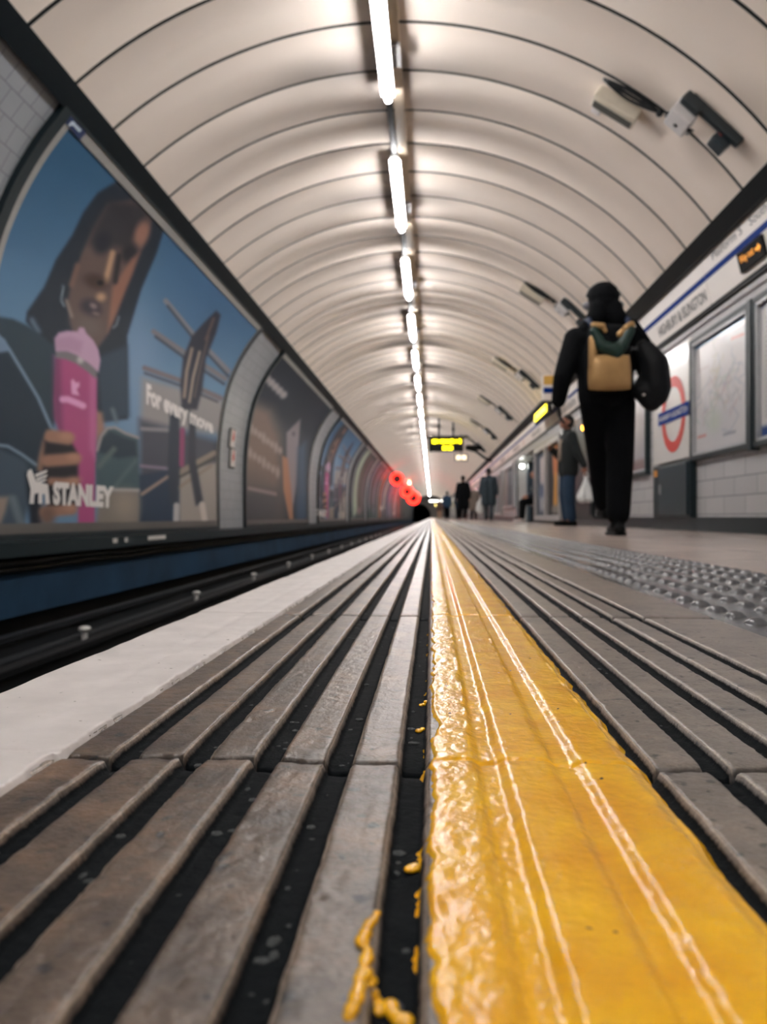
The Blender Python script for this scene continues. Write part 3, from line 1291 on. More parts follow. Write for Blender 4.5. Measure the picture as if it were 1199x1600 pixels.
def poster_stripes(seed, cols):
    def f(u, v):
        A = Art(u * 100, v * 100, cols[0])
        t = sstep(0, 100, v * 100)[..., None]
        A.c = np.asarray(cols[0], float) * (1 - t) + np.asarray(cols[1], float) * t
        rs = random.Random(seed)
        x = 6
        for c in cols[2:]:
            wd = rs.uniform(10, 22)
            A.poly([(x, rs.uniform(-4, 10)), (x + wd, rs.uniform(-4, 14)), (x + wd * rs.uniform(0.8, 1.2), rs.uniform(80, 104)), (x - 2, rs.uniform(80, 104))], c, 4)
            x += wd + rs.uniform(2, 16)
        A.ell(rs.uniform(30, 70), rs.uniform(76, 90), 14, 5, cols[-1], 0, 0.5)
        return A.c
    return f


def wall_band(mb, y0, y1, s0, s1, off, back=0.0, n=40):
    """slab following the curved wall between lengths s0..s1"""
    ss = np.linspace(s0, s1, n)
    x, z = left_at(ss, off)
    xb, zb = left_at(ss, back)
    V = []
    F = []
    for i in range(n):
        V += [(x[i], y0, z[i]), (x[i], y1, z[i]), (xb[i], y1, zb[i]), (xb[i], y0, zb[i])]
    for i in range(n - 1):
        a = i * 4
        for k in range(4):
            F.append((a + k, a + (k + 1) % 4, a + 4 + (k + 1) % 4, a + 4 + k))
    F.append((0, 1, 2, 3))
    F.append(tuple(4 * (n - 1) + k for k in range(4)))
    mb.add(V, F)


P_REF = (5.30, 11.12, 0.13, S_TOP - 0.14)      # the first print: y0,y1,s0,s1


def poster(y0, y1, label, art, mode, nx, ns, border=True):
    x0, z0 = left_at(0.0, 0.0)
    t = thing('advertising_poster', (float(x0), (y0 + y1) / 2, -0.05), label, 'poster', None)
    fw = 0.10
    mb = MB()
    wall_band(mb, y0, y0 + fw, 0.0, S_TOP - 0.01, 0.045)
    wall_band(mb, y1 - fw, y1, 0.0, S_TOP - 0.01, 0.045)
    wall_band(mb, y0 + fw, y1 - fw, S_TOP - 0.05, S_TOP - 0.01, 0.045, n=4)
    wall_band(mb, y0 + fw, y1 - fw, 0.0, 0.05, 0.045, n=4)
    mb.build('frame', M_green, t)
    mb = MB()
    bw = 0.075 if border else 0.03
    wall_band(mb, y0 + fw, y0 + fw + bw, 0.05, S_TOP - 0.05, 0.036)
    wall_band(mb, y1 - fw - 0.03, y1 - fw, 0.05, S_TOP - 0.05, 0.036)
    wall_band(mb, y0 + fw, y1 - fw, S_TOP - 0.125, S_TOP - 0.05, 0.036, n=4)
    mb.mi = 1
    wall_band(mb, y0 + fw, y1 - fw, 0.05, 0.13, 0.036, n=4)
    mb.build('border', [M_border, M_border_brown], t)
    a, b, s0, s1 = y0 + fw + bw, y1 - fw - 0.03, 0.12, S_TOP - 0.12
    yy = np.linspace(a, b, nx)
    ss = np.linspace(s0, s1, ns)
    x, z = left_at(ss, 0.026)
    P = np.zeros((nx, ns, 3))
    P[:, :, 0] = x[None]
    P[:, :, 1] = yy[:, None]
    P[:, :, 2] = z[None]
    u = np.linspace(0, 1, nx)[:, None] + 0 * ss[None]
    v = 1 - np.linspace(0, 1, ns)[None] + 0 * u
    if mode == 'here':
        px, py = project(P)
        c = art(px, py)
    elif mode == 'repeat':
        yr = P_REF[0] + (P_REF[1] - P_REF[0]) * u
        Q = P.copy()
        Q[:, :, 1] = yr
        px, py = project(Q)
        c = art(px, py)
    else:
        c = art(u, v)
    col = np.clip(lin(c) * np.array([1.3, 1.4, 1.48]), 0, 0.92)
    grid_mesh('print', P, M_print, t, color=col, flip=True)
    return t


def pix_text(mb, body, quad, off=0.03, bold=0.02):
    """lettering printed on the curved poster, corners given where the photo shows them"""
    V, F = text_shape(body, bold)
    V = V - V.min(0)
    V = V / V.max(0)
    q = np.array(quad, float)           # ll, lr, ur, ul
    W = []
    for u, v in V:
        p = (q[0] * (1 - u) + q[1] * u) * (1 - v) + (q[3] * (1 - u) + q[2] * u) * v
        W.append(left_pix(p[0], p[1], off))
    mb.add(W, F)


def pix_poly(mb, pts, off=0.03):
    bm = bmesh.new()
    vs = [bm.verts.new((x, -y, 0)) for x, y in pts]
    bm.faces.new(vs)
    bmesh.ops.triangulate(bm, faces=bm.faces[:])
    bm.verts.index_update()
    W = [left_pix(v.co.x, -v.co.y, off) for v in bm.verts]
    F = [tuple(v.index for v in f.verts) for f in bm.faces]
    bm.free()
    mb.add(W, F)


p1 = poster(5.07, 11.28, 'nearest curved poster: woman drinking from a tall pink bottle under a blue sky', art_bottle, 'here', 230, 260)
mb = MB()
pix_text(mb, 'STANLEY', [(83, 789), (177, 794), (178, 760), (83, 752)], bold=0.06)
mb.build('lettering', M_letter, p1, fix=False)
mb = MB()
pix_text(mb, 'For every move', [(229, 641), (334, 684), (333, 657), (229, 598)], bold=0.05)
mb.build('lettering', M_letter, p1, fix=False)
mb = MB()
pix_poly(mb, [(46, 787), (48, 764), (42, 742), (44, 735), (49, 733), (52, 740), (56, 752), (75, 757), (78, 787), (71, 788), (70, 772), (66, 772), (66, 787), (60, 787), (60, 770), (54, 772), (53, 787)])
pix_poly(mb, [(55, 741), (74, 734), (73, 738), (56, 746)])
pix_poly(mb, [(56, 748), (74, 741), (73, 745), (57, 752)])
pix_poly(mb, [(57, 753), (72, 748), (72, 751), (58, 756)])
mb.build('winged_bear_emblem', M_letter, p1, fix=False)
mb = MB()
# maker's plate on the top border
M_plate = mat('plate_blue', (28, 50, 92), 0.35)
ll, lr, ur, ul = (left_pix(*q, 0.04) for q in ((99, 189), (125, 219), (135, 207), (109, 178)))
mb.add([ll, lr, ur, ul], [(0, 1, 2, 3)])
mb.mi = 1
pix_poly(mb, [(106, 196), (112, 189), (116, 190), (119, 194), (124, 199), (128, 203), (124, 207), (120, 203), (115, 197), (111, 196), (108, 198)], 0.043)
mb.build('maker_plate', [M_plate, mat('plate_mark', (190, 205, 215), 0.4)], p1, fix=False)

p2 = poster(12.88, 19.6, 'dark charcoal curved poster with brown glow and pale leaning sheet, second along the wall', art_dark, 'here', 150, 150, False)
p3 = poster(21.25, 28.3, 'third curved poster along the track wall, the pink bottle advert seen again at a distance', art_bottle, 'repeat', 160, 160)
mb = MB()
pix_text(mb, 'STANLEY', [(494, 806), (510, 808), (511, 797), (494, 795)], bold=0.05)
mb.build('lettering', M_letter, p3, fix=False)
DARK = (44, 54, 58)
far = [
    (29.5, 36.2, 'fourth curved poster along the track wall, dark teal with a pale olive stripe', [DARK, (40, 56, 58), (60, 70, 76), (150, 158, 136), (80, 72, 64), (120, 96, 96)]),
    (37.6, 44.3, 'fifth curved poster along the track wall, greys and violet over dark green', [(60, 68, 74), (40, 66, 64), (110, 112, 122), (70, 60, 66), (120, 116, 124), (60, 66, 70)]),
    (45.7, 52.4, 'sixth curved poster along the track wall, with an orange vertical stripe', [(96, 100, 104), (60, 64, 70), (160, 96, 58), (90, 84, 90), (120, 108, 104), (200, 190, 180)]),
    (53.8, 60.5, 'seventh curved poster along the track wall, lavender and grey', [(84, 74, 82), (90, 88, 104), (104, 108, 140), (90, 80, 86), (120, 116, 124)]),
    (61.9, 68.6, 'eighth curved poster along the track wall, pink and white near the red signal', [(110, 84, 88), (130, 96, 98), (186, 150, 150), (120, 80, 84), (190, 170, 168)]),
    (70.0, 76.7, 'ninth curved poster along the track wall, brownish red beside the red signal', [(120, 60, 58), (130, 66, 60), (150, 70, 66), (80, 60, 62), (140, 90, 84)]),
    (78.1, 84.8, 'tenth curved poster, dark brown, just past the red signal', [(70, 52, 52), (60, 50, 52), (90, 60, 60), (70, 60, 62)]),
]
for i, (a, b, lab, cols) in enumerate(far):
    poster(a, b, lab, poster_stripes(i + 3, cols), 'uv', 60, 60, False)
for k in range(5):
    a = 86.2 + 8.1 * k
    o = poster(a, a + 6.7, 'one of the farthest curved posters, shrunk to a sliver by the tunnel mouth', poster_stripes(40 + k, [(50, 50, 54), (46, 48, 52), (80, 70, 70), (60, 60, 66)]), 'uv', 16, 24, False)
    o['group'] = 'farthest posters by the tunnel mouth'

# little white notices on the tile strip between the posters
M_red = mat('notice_red', (190, 62, 44), 0.5)
M_notice = mat('notice_white', (214, 208, 202), 0.35)


def notice(yc, zc, hgt, wid, label):
    s = np.interp(zc, LPS[:, 1], LS)
    x, z = left_at(s, 0.0)
    x2, z2 = left_at(s + 0.1, 0.0)
    up = Vector((float(x2 - x), 0, float(z2 - z))).normalized()
    yv = Vector((0, 1, 0))
    nv = yv.cross(up)
    if nv.x < 0:
        nv = -nv
    c = Vector((float(x), yc, float(z)))
    t = thing('wall_notice', c, label, 'sign', 'notices on the tiled strip')
    mb = MB()
    mb.box(c + nv * 0.012, (wid + 0.05, hgt + 0.05, 0.024), (yv, up, nv), bev=0.008)
    mb.build('frame', M_border_brown, t)
    mb = MB()
    mb.box(c + nv * 0.027, (wid, hgt, 0.012), (yv, up, nv), bev=0.004)
    mb.build('plate', M_notice, t)
    mb = MB()
    m_ = c + nv * 0.034
    mb.ball(m_ + up * 0.02, 0.07, 2, (1, 1, 0.05), (yv, up, nv))
    mb.box(m_ + up * 0.10, (0.05, 0.05, 0.006), (yv, up, nv))
    mb.build('red_symbol', M_red, t)


for py, lab in ((685, 'upper of two small white notices with a red mark on the tiled strip'), (716, 'lower of two small white notices with a red mark on the tiled strip')):
    q = left_pix(361.5, py, 0.0)
    notice(q[1], q[2], 0.27, 0.20 * 1.3, lab)
mb = MB()
# ================================================================== right hand wall
M_blue = mat('line_blue', (2, 52, 132), 0.6, vary=0.03, spec=0.1)
M_ink = mat('black_ink', (24, 25, 30), 0.5, vary=0.02)
M_board = mat('sign_white', (246, 240, 234), 0.4, vary=0.02, spec=0.2)
M_map = print_mat('map_print', 0.22, 0.6, 0.5)
M_poster = print_mat('paper_print', 0.6, 0.0, 0.1)
M_silver = mat('satin_silver', (176, 178, 180), 0.35, metal=0.3)
M_amber = emit('amber_led', (255, 160, 40), 0.4)
M_yled = emit('yellow_led', (255, 225, 20), 2.2)
RX = Vector((0, -1, 0))      # reading direction on this wall
RZ = Vector((-1, 0, 0))      # out of the wall
UPZ = Vector((0, 0, 1))

# station name panels along the frieze --------------------------------
F0 = Vector((2.442, 0, 1.985))
F1 = Vector((2.352, 0, 2.375))
FU = (F1 - F0).normalized()
FH = (F1 - F0).length
FN = Vector((-FU.z, 0, FU.x))


def frieze_panel(ya, yb, label):
    """ya near, yb far"""
    yc = (ya + yb) / 2
    base = F0 + Vector((0, yc, 0))
    t = thing('station_name_panel', base, label, 'sign', 'name panels along the frieze')
    mb = MB()
    mb.box(base + FU * FH / 2 - FN * 0.012, (yb - ya - 0.012, FH, 0.03), (RX, FU, FN), bev=0.002)
    mb.build('board', M_board, t)
    mb = MB()
    mb.box(base + FU * FH * 0.60 + FN * 0.0035, (yb - ya - 0.012, 0.05, 0.004), (RX, FU, FN))
    mb.build('blue_line', M_blue, t)
    return t, base


def fpt(y, h):
    return F0 + Vector((0, y, 0)) + FU * (FH * h)


t, b0 = frieze_panel(2.6, 6.86, 'nearest white frieze panel with blue line, platform lettering and amber way out display')
mb = MB()
text_on(mb, 'Platform 5', fpt(6.62, 0.795), RX, FU, FN, 0.065, 0.62, 0.0, 0.005)
mb.build('lettering', M_ink, t, fix=False)
mb = MB()
text_on(mb, 'Southbound', fpt(5.86, 0.795), RX, FU, FN, 0.065, 0.66, 0.0, 0.005)
mb.build('lettering', M_ink, t, fix=False)
mb = MB()
c = fpt(5.92, 0.31) + FN * 0.012
mb.box(c, (0.44, 0.155, 0.03), (RX, FU, FN), bev=0.004)
d = mb.build('display', M_black, t)
mb = MB()
text_on(mb, 'Way out', c - RX * 0.18 - FU * 0.03, RX, FU, FN, 0.075, 0.25, 0.012, 0.0165)
a0 = c + RX * 0.10 + FN * 0.017
mb.add([a0 + RX * q[0] + FU * q[1] for q in ((0, -.008), (.05, -.008), (.05, -.03), (.09, 0.004), (.05, .038), (.05, .016), (0, .016))], [(0, 1, 2, 5, 6), (2, 3, 4, 5)])
mb.build('display_text', M_amber, d, fix=False)

t, b0 = frieze_panel(6.86, 11.1, 'white frieze panel with the large station name, beside the walking person')
mb = MB()
text_on(mb, 'HIGHBURY & ISLINGTON', fpt(8.32, 0.14), RX, FU, FN, 0.105, 1.40, 0.012, 0.005)
mb.build('lettering', M_ink, t, fix=False)
names = ['third white frieze panel with the station name, behind the walking person', 'fourth white frieze panel, just before the yellow sign strip', 'fifth white frieze panel, below the yellow sign strip',
         'sixth white frieze panel, above the tall framed posters', 'seventh white frieze panel, over the passage opening', 'eighth white frieze panel, past the passage opening']
ya = 11.1
k = 0
while ya < Y1 - 6:
    lab = names[k] if k < len(names) else 'one of the far white frieze panels merging into a thin strip'
    t, b0 = frieze_panel(ya, ya + 4.2, lab)
    if k >= len(names):
        t['group'] = 'far frieze panels'
    if k < 9:
        mb = MB()
        text_on(mb, 'HIGHBURY & ISLINGTON', fpt(ya + 3.4, 0.14), RX, FU, FN, 0.105, 1.40, 0.012, 0.005)
        mb.build('lettering', M_ink, t, fix=False)
        mb = MB()
        for yy in (ya + 0.9,):
            c = fpt(yy, 0.3) + FN * 0.004
            n = 20
            V = [c + (RX * math.cos(2 * PI * i / n) + FU * math.sin(2 * PI * i / n)) * r for r in (0.05, 0.075) for i in range(n)]
            mb.add(V, [(i, (i + 1) % n, n + (i + 1) % n, n + i) for i in range(n)])
        mb.build('small_roundel', M_red, t, fix=False)
    ya += 4.2
    k += 1

# yellow lit sign strip under the vault trim, far right
c = Vector((2.20, 15.6, 2.23))
t = thing('lit_sign', c, 'glowing yellow sign strip under the dark trim past the walking person', 'sign')
mb = MB()
mb.box(c + Vector((0.03, 0, 0)), (0.06, 2.0, 0.24), bev=0.01)
mb.build('housing', M_black, t)
mb = MB()
mb.box(c + Vector((-0.005, 0.1, 0)), (0.02, 1.6, 0.14))
mb.build('display', M_yled, t)
mb = MB()
mb.box(c + Vector((0.1, 0.2, 0.05)), (0.12, 0.06, 0.06))
mb.build('bracket', M_black, t)

# hanging blue-banded sign seen between arm and body of the walker
c = Vector((2.04, 12.9, 2.28))
t = thing('projecting_sign', c, 'white projecting sign with yellow and blue bands, seen under the walking person\'s arm', 'sign')
mb = MB()
mb.box(c + Vector((0, 0, 0.0)), (0.42, 0.07, 0.42), bev=0.01)
mb.build('board', M_board, t)
mb = MB()
mb.box(c + Vector((0, -0.037, 0.12)), (0.38, 0.008, 0.15))
mb.build('yellow_panel', mat('sign_yellow', (222, 176, 84), 0.4), t)
mb = MB()
mb.box(c + Vector((0, -0.037, -0.05)), (0.38, 0.008, 0.09))
mb.build('blue_band', M_blue, t)
mb = MB()
mb.box(c + Vector((0.26, 0, 0.1)), (0.16, 0.03, 0.03))
mb.build('bracket', M_black, t)


# framed maps and posters on this wall ---------------------------------
def flat_art(u, v, kind, seed=0):
    A = Art(u * 100, (1 - v) * 100, (206, 204, 204))
    rs = random.Random(seed)
    if kind == 'map':
        A.poly([(-5, -5), (105, -5), (105, 5), (-5, 5)], (70, 120, 170), 1.5)
        A.ell(50, 55, 34, 36, (186, 186, 190), 0, 0.5, 0.7)
        cols = [(150, 158, 178), (176, 150, 152), (152, 170, 158), (150, 150, 160), (140, 150, 172), (180, 172, 150)]
        for i in range(46):
            x, y = rs.gauss(50, 17), rs.gauss(52, 15)
            pts = [(x, y)]
            for j in range(3):
                x += rs.uniform(-16, 16)
                y += rs.uniform(-12, 12)
                pts.append((x, y))
            A.line(pts, 1.4, rs.choice(cols), 0.9, 0.4)
        A.line([(70, 14), (90, 16)], 2.4, (206, 150, 140), 1)
        A.line([(6, 84), (22, 84)], 2.4, (206, 146, 136), 1)
        A.line([(56, 88), (76, 88)], 2, (150, 150, 158), 1)
        A.ell(38, 74, 12, 9, (186, 196, 176), 0, 0.9, 0.6)
    elif kind == 'list':
        A.poly([(-5, -5), (105, -5), (105, 6), (-5, 6)], (150, 150, 170), 1.5)
        A.poly([(-5, 90), (105, 90), (105, 105), (-5, 105)], (40, 66, 120), 1.5)
        for i in range(22):
            y = 14 + i * 3.3
            A.line([(8, y), (8 + rs.uniform(20, 60), y)], 1, (150, 140, 146), 0.6, 0.7)
            A.line([(72, y), (72 + rs.uniform(5, 20), y)], 1, (190, 150, 150), 0.6, 0.7)
    elif kind == 'pale':
        A.over(0 * A.x + 1, (176, 172, 176))
        A.ell(45, 40, 30, 30, (196, 190, 190), 0, 0.9)
        A.poly([(-5, 86), (105, 86), (105, 105), (-5, 105)], (150, 126, 124), 4)
    elif kind == 'orange':
        A.over(0 * A.x + 1, (60, 58, 60))
        A.poly([(30, 5), (74, 4), (66, 60), (70, 92), (36, 88), (44, 50)], (196, 142, 76), 6)
        A.poly([(30, 5), (74, 4), (68, 40), (40, 42)], (180, 110, 74), 8)
        A.ell(52, 92, 30, 6, (130, 126, 120), 0, 0.6)
    elif kind == 'collage':
        A.over(0 * A.x + 1, (70, 78, 90))
        A.poly([(30, 10), (70, 8), (66, 55), (34, 50)], (180, 172, 172), 4)
        A.poly([(25, 70), (75, 68), (70, 92), (30, 94)], (150, 150, 156), 5)
        A.ell(50, 62, 26, 9, (86, 96, 120), 0, 0.8)
    elif kind == 'grey':
        A.over(0 * A.x + 1, (96, 100, 106))
        A.poly([(-5, -5), (40, -5), (36, 105), (-5, 105)], (150, 140, 138), 4)
    else:
        for i in range(4):
            A.poly([(i * 25, -5), (i * 25 + 22, -5), (i * 25 + 22, 105), (i * 25, 105)], np.array([90, 88, 90]) + rs.randint(-40, 60) + np.array([rs.randint(-12, 12) for _ in range(3)]), 5)
    return A.c


def wall_frame(name, ya, yb, z0, z1, label, cat, kind, depth=0.06, fw=0.045, frame_m=None, seed=0, n=(60, 60), group=None, inner=True):
    yc, zc = (ya + yb) / 2, (z0 + z1) / 2
    base = Vector((XW, yc, z0))
    t = thing(name, base, label, cat, group)
    fm = frame_m or M_green
    mb = MB()
    for (cy, cz, sy, sz) in ((yc, z0 + fw / 2, yb - ya, fw), (yc, z1 - fw / 2, yb - ya, fw), (ya + fw / 2, zc, fw, z1 - z0 - 2 * fw), (yb - fw / 2, zc, fw, z1 - z0 - 2 * fw)):
        mb.box((XW - depth / 2, cy, cz), (depth, sy, sz), bev=0.006)
    mb.build('frame', fm, t)
    if inner:
        mb = MB()
        g = fw
        for (cy, cz, sy, sz) in ((yc, z0 + g + 0.012, yb - ya - 2 * g, 0.024), (yc, z1 - g - 0.012, yb - ya - 2 * g, 0.024), (ya + g + 0.012, zc, 0.024, z1 - z0 - 2 * g), (yb - g - 0.012, zc, 0.024, z1 - z0 - 2 * g)):
            mb.box((XW - depth * 0.5, cy, cz), (depth * 0.8, sy, sz))
        mb.build('inner_trim', M_silver, t)
    uu = np.linspace(0, 1, n[0])
    vv = np.linspace(0, 1, n[1])
    U_, V_ = np.meshgrid(uu, vv, indexing='ij')
    P = np.zeros(U_.shape + (3,))
    P[..., 0] = XW - 0.02
    P[..., 1] = yb - fw - U_ * (yb - ya - 2 * fw)
    P[..., 2] = z0 + fw + V_ * (z1 - z0 - 2 * fw)
    colr = np.clip(lin(flat_art(U_, V_, kind, seed)) * 1.15, 0, 0.9)
    grid_mesh('print', P, M_map if name == 'map_panel' else M_poster, t, color=colr, smooth=False)
    return t


wall_frame('map_panel', 4.55, 6.02, 0.66, 1.80, 'nearest framed white notice panel at the right edge of the photo', 'map', 'list', group='framed maps', seed=2)
wall_frame('map_panel', 6.10, 7.45, 0.66, 1.80, 'large framed pale network map with a blue header, beside the red ring sign', 'map', 'map', group='framed maps', seed=5, n=(90, 80))
# dark upright between the two maps
mb = MB()
mb.box((XW - 0.03, 6.06, 1.22), (0.08, 0.075, 1.16), bev=0.004)
tag(mb.build('trim_7', M_green), kind='structure')

# roundel board
yc = 8.05
base = Vector((XW, yc, 0.70))
t = thing('roundel_sign', base, 'white board with red ring and blue bar naming the station, left of the map', 'sign')
mb = MB()
mb.box((XW - 0.03, yc, 1.265), (0.06, 1.18, 1.13), bev=0.004)
mb.build('board', mat('roundel_board_white', (236, 232, 226), 0.22, vary=0.02, coat=0.5), t)
c = Vector((XW - 0.064, 7.93, 1.17))
mb = MB()
n = 64
V = [c + (RX * math.cos(2 * PI * i / n) + UPZ * math.sin(2 * PI * i / n)) * r for r in (0.275, 0.385) for i in range(n)]
mb.add(V, [(i, (i + 1) % n, n + (i + 1) % n, n + i) for i in range(n)])
mb.build('red_ring', mat('ring_red', (214, 52, 34), 0.35, vary=0.03), t, fix=False)
mb = MB()
mb.box(c + RZ * 0.003, (0.98, 0.13, 0.004), (RX, UPZ, RZ))
bar = mb.build('blue_bar', M_blue, t)
mb = MB()
text_on(mb, 'HIGHBURY & ISLINGTON', c - RX * 0.45 - UPZ * 0.028, RX, UPZ, RZ, 0.056, 0.9, 0.0, 0.007)
mb.build('lettering', M_letter, bar, fix=False)

# cabinet under it
base = Vector((XW, 8.03, 0.13))
t = thing('equipment_cabinet', base, 'dark green metal cabinet below the red ring sign', 'cabinet')
mb = MB()
mb.box((XW - 0.032, 8.03, 0.405), (0.06, 1.22, 0.55), bev=0.006)
mb.build('body', M_green, t)
mb = MB()
mb.box((XW - 0.07, 7.93, 0.405), (0.018, 0.9, 0.50), bev=0.004)
dr = mb.build('door', mat('cabinet_door_green', (44, 60, 66), 0.3), t)
mb = MB()
mb.box((XW - 0.085, 8.30, 0.42), (0.02, 0.03, 0.1), bev=0.004)
mb.build('handle', M_silver, dr)
mb = MB()
mb.box((XW - 0.068, 8.52, 0.60), (0.006, 0.10, 0.07))
tag(mb.build('warning_sticker', mat('sticker_orange', (214, 140, 52), 0.5), t), 'small orange warning sticker')

wall_frame('map_panel', 8.95, 10.15, 0.62, 1.78, 'framed pale panel left of the red ring sign, mostly behind the walking person', 'map', 'pale', group='framed maps', seed=8, n=(40, 40))
wall_frame('map_panel', 10.5, 11.7, 0.62, 1.78, 'framed pale panel hidden behind the legs of the walking person', 'map', 'list', group='framed maps', seed=9, n=(40, 40))

# tall framed posters past the man with the carrier bag
wall_frame('poster_case', 14.75, 16.6, 0.06, 1.72, 'tall light-grey framed poster with an orange figure beside the man in jeans', 'poster', 'orange', 0.09, 0.11, M_grey, 3, (40, 50), 'tall poster cases', False)
wall_frame('poster_case', 16.62, 18.4, 0.06, 1.72, 'tall light-grey framed poster with pale scenes next to the passage opening', 'poster', 'collage', 0.09, 0.11, M_grey, 4, (40, 50), 'tall poster cases', False)
specs = [(23.3, 26.6, 0.42, 1.78, 'grey', 'wide grey framed poster just past the passage opening'),
         (27.4, 30.2, 0.2, 1.75, 'misc', 'framed poster on the right wall behind the coated figures'),
         (31.5, 34.5, 0.2, 1.75, 'pale', 'pale framed poster on the right wall between the two coated figures'),
         (38, 41, 0.4, 1.75, 'misc', 'small distant framed poster beyond the coated figures')]
for i, (a, b, z0, z1, kd, lab) in enumerate(specs):
    wall_frame('wall_poster', a, b, z0, z1, lab, 'poster', kd, 0.07, 0.08, M_grey if i else M_silver, 11 + i, (24, 24), None, False)
for k in range(6):
    wall_frame('wall_poster', 46 + 12 * k, 50 + 12 * k, 0.4, 1.75, 'one of the tiny framed posters far down the right wall', 'poster', 'misc', 0.07, 0.08, M_grey, 30 + k, (10, 10), 'far posters on the right wall', False)

# small lights on this wall
M_amb2 = emit('amber_lamp', (255, 165, 40), 9)
M_warm = emit('warm_lamp', (255, 214, 130), 8)
M_cool = emit('white_lamp', (255, 250, 240), 14)


def wall_lamp(c, r, m, label, side=RZ, grp=None, name='bulkhead_lamp'):
    c = Vector(c)
    t = thing(name, c, label, 'lamp', grp)
    mb = MB()
    ax = Vector(side)
    u = ax.orthogonal().normalized()
    v = ax.cross(u)
    mb.box(c + ax * 0.01, (r * 2.4, r * 2.4, 0.03), (u, v, ax), bev=0.006)
    mb.build('backplate', M_black, t)
    mb = MB()
    mb.ball(c + ax * 0.03, r, 3, (1, 1, 0.6), (u, v, ax))
    mb.build('lens', m, t, smooth=True)
    return t


wall_lamp((2.66, PB - 0.005, 1.63), 0.06, M_cool, 'round white lamp on the bright side of the passage opening', (0, -1, 0))
wall_lamp((2.405, 14.2, 1.86), 0.05, M_amb2, 'amber lamp glowing above the head of the man in jeans')
wall_lamp((2.435, 12.35, 1.55), 0.05, M_amb2, 'amber lamp on the wall between the man in jeans and the walker')

# tall dark blue cupboard inside the passage mouth
t = thing('cupboard', (3.0, PB - 0.21, 0), 'tall dark blue cupboard in the passage opening, right of its bright white edge', 'cupboard')
mb = MB()
mb.box((3.02, PB - 0.21, 0.87), (0.46, 0.4, 1.74), bev=0.01)
mb.build('body', mat('cupboard_blue', (52, 70, 84), 0.4), t)
mb = MB()
mb.box((3.02, PB - 0.418, 0.87), (0.40, 0.016, 1.6), bev=0.004)
d = mb.build('door', mat('cupboard_door', (62, 80, 94), 0.35), t)
mb = MB()
mb.box((2.87, PB - 0.432, 0.95), (0.02, 0.02, 0.14))
mb.build('handle', M_silver, d)
# dark green staff door between the maps and the tall posters
mb = MB()
mb.box((XW - 0.02, 13.3, 0.96), (0.05, 2.7, 1.66), bev=0.006)
mb.box((XW - 0.05, 12.65, 0.94), (0.02, 1.2, 1.56), bev=0.006)
mb.box((XW - 0.05, 13.95, 0.94), (0.02, 1.2, 1.56), bev=0.006)
tag(mb.build('door_1', M_green), kind='structure')
# ================================================================== lights along the crown
M_tube = emit('fluorescent_tube', (252, 248, 250), 34)
M_fit = mat('fitting_dark', (26, 26, 26), 0.5)
M_trunk = mat('trunking_cream', (214, 196, 172), 0.45)
M_jbox = mat('junction_grey', (150, 148, 146), 0.45)
LX, LZ = -0.365, 3.64
LP0, LPER, LLEN = 4.62, 2.93, 1.79
mb = MB()
mb.box((-0.284, (Y0 + Y1) / 2, 3.748), (0.088, Y1 - Y0 - 3, 0.055))
tag(mb.build('cable_trunking', M_trunk), 'long cream cable trunking running beside the row of ceiling lights', 'trunking')
mb = MB()
mb.box((LX, (Y0 + Y1) / 2, 3.728), (0.05, Y1 - Y0 - 3, 0.05))
tag(mb.build('lighting_rail', M_fit), 'long black rail along the crown that carries the ceiling lights', 'rail')
lamp0 = None
ordn = ['nearest, cut by the top edge', 'second from the camera', 'third from the camera', 'fourth from the camera', 'fifth from the camera', 'sixth from the camera', 'seventh from the camera', 'eighth from the camera', 'ninth from the camera']


def make_lamp(yc):
    t = thing('strip_light', (LX, yc, LZ), '', 'ceiling light', 'strip lights along the crown')
    mb = MB()
    mb.cap((LX, yc - LLEN / 2, LZ - 0.005), (LX, yc + LLEN / 2, LZ - 0.005), 0.03, seg=14)
    mb.build('tube', M_tube, t, smooth=True)
    for s in (-1, 1):
        mb = MB()
        mb.box((LX, yc + s * (LLEN / 2 - 0.02), LZ + 0.03), (0.05, 0.035, 0.06), bev=0.005)
        mb.build('tube_holder', M_fit, t)
    mb = MB()  # added part, shaped to shade the vault beside the tube
    mb.prism([(LX - 0.053, LZ + 0.011), (LX - 0.028, LZ + 0.03), (LX + 0.03, LZ + 0.03), (LX + 0.054, LZ + 0.010), (LX + 0.03, LZ + 0.06), (LX - 0.03, LZ + 0.06)], yc - LLEN / 2, yc + LLEN / 2)
    mb.build('added_baffle', M_white, t)
    return t


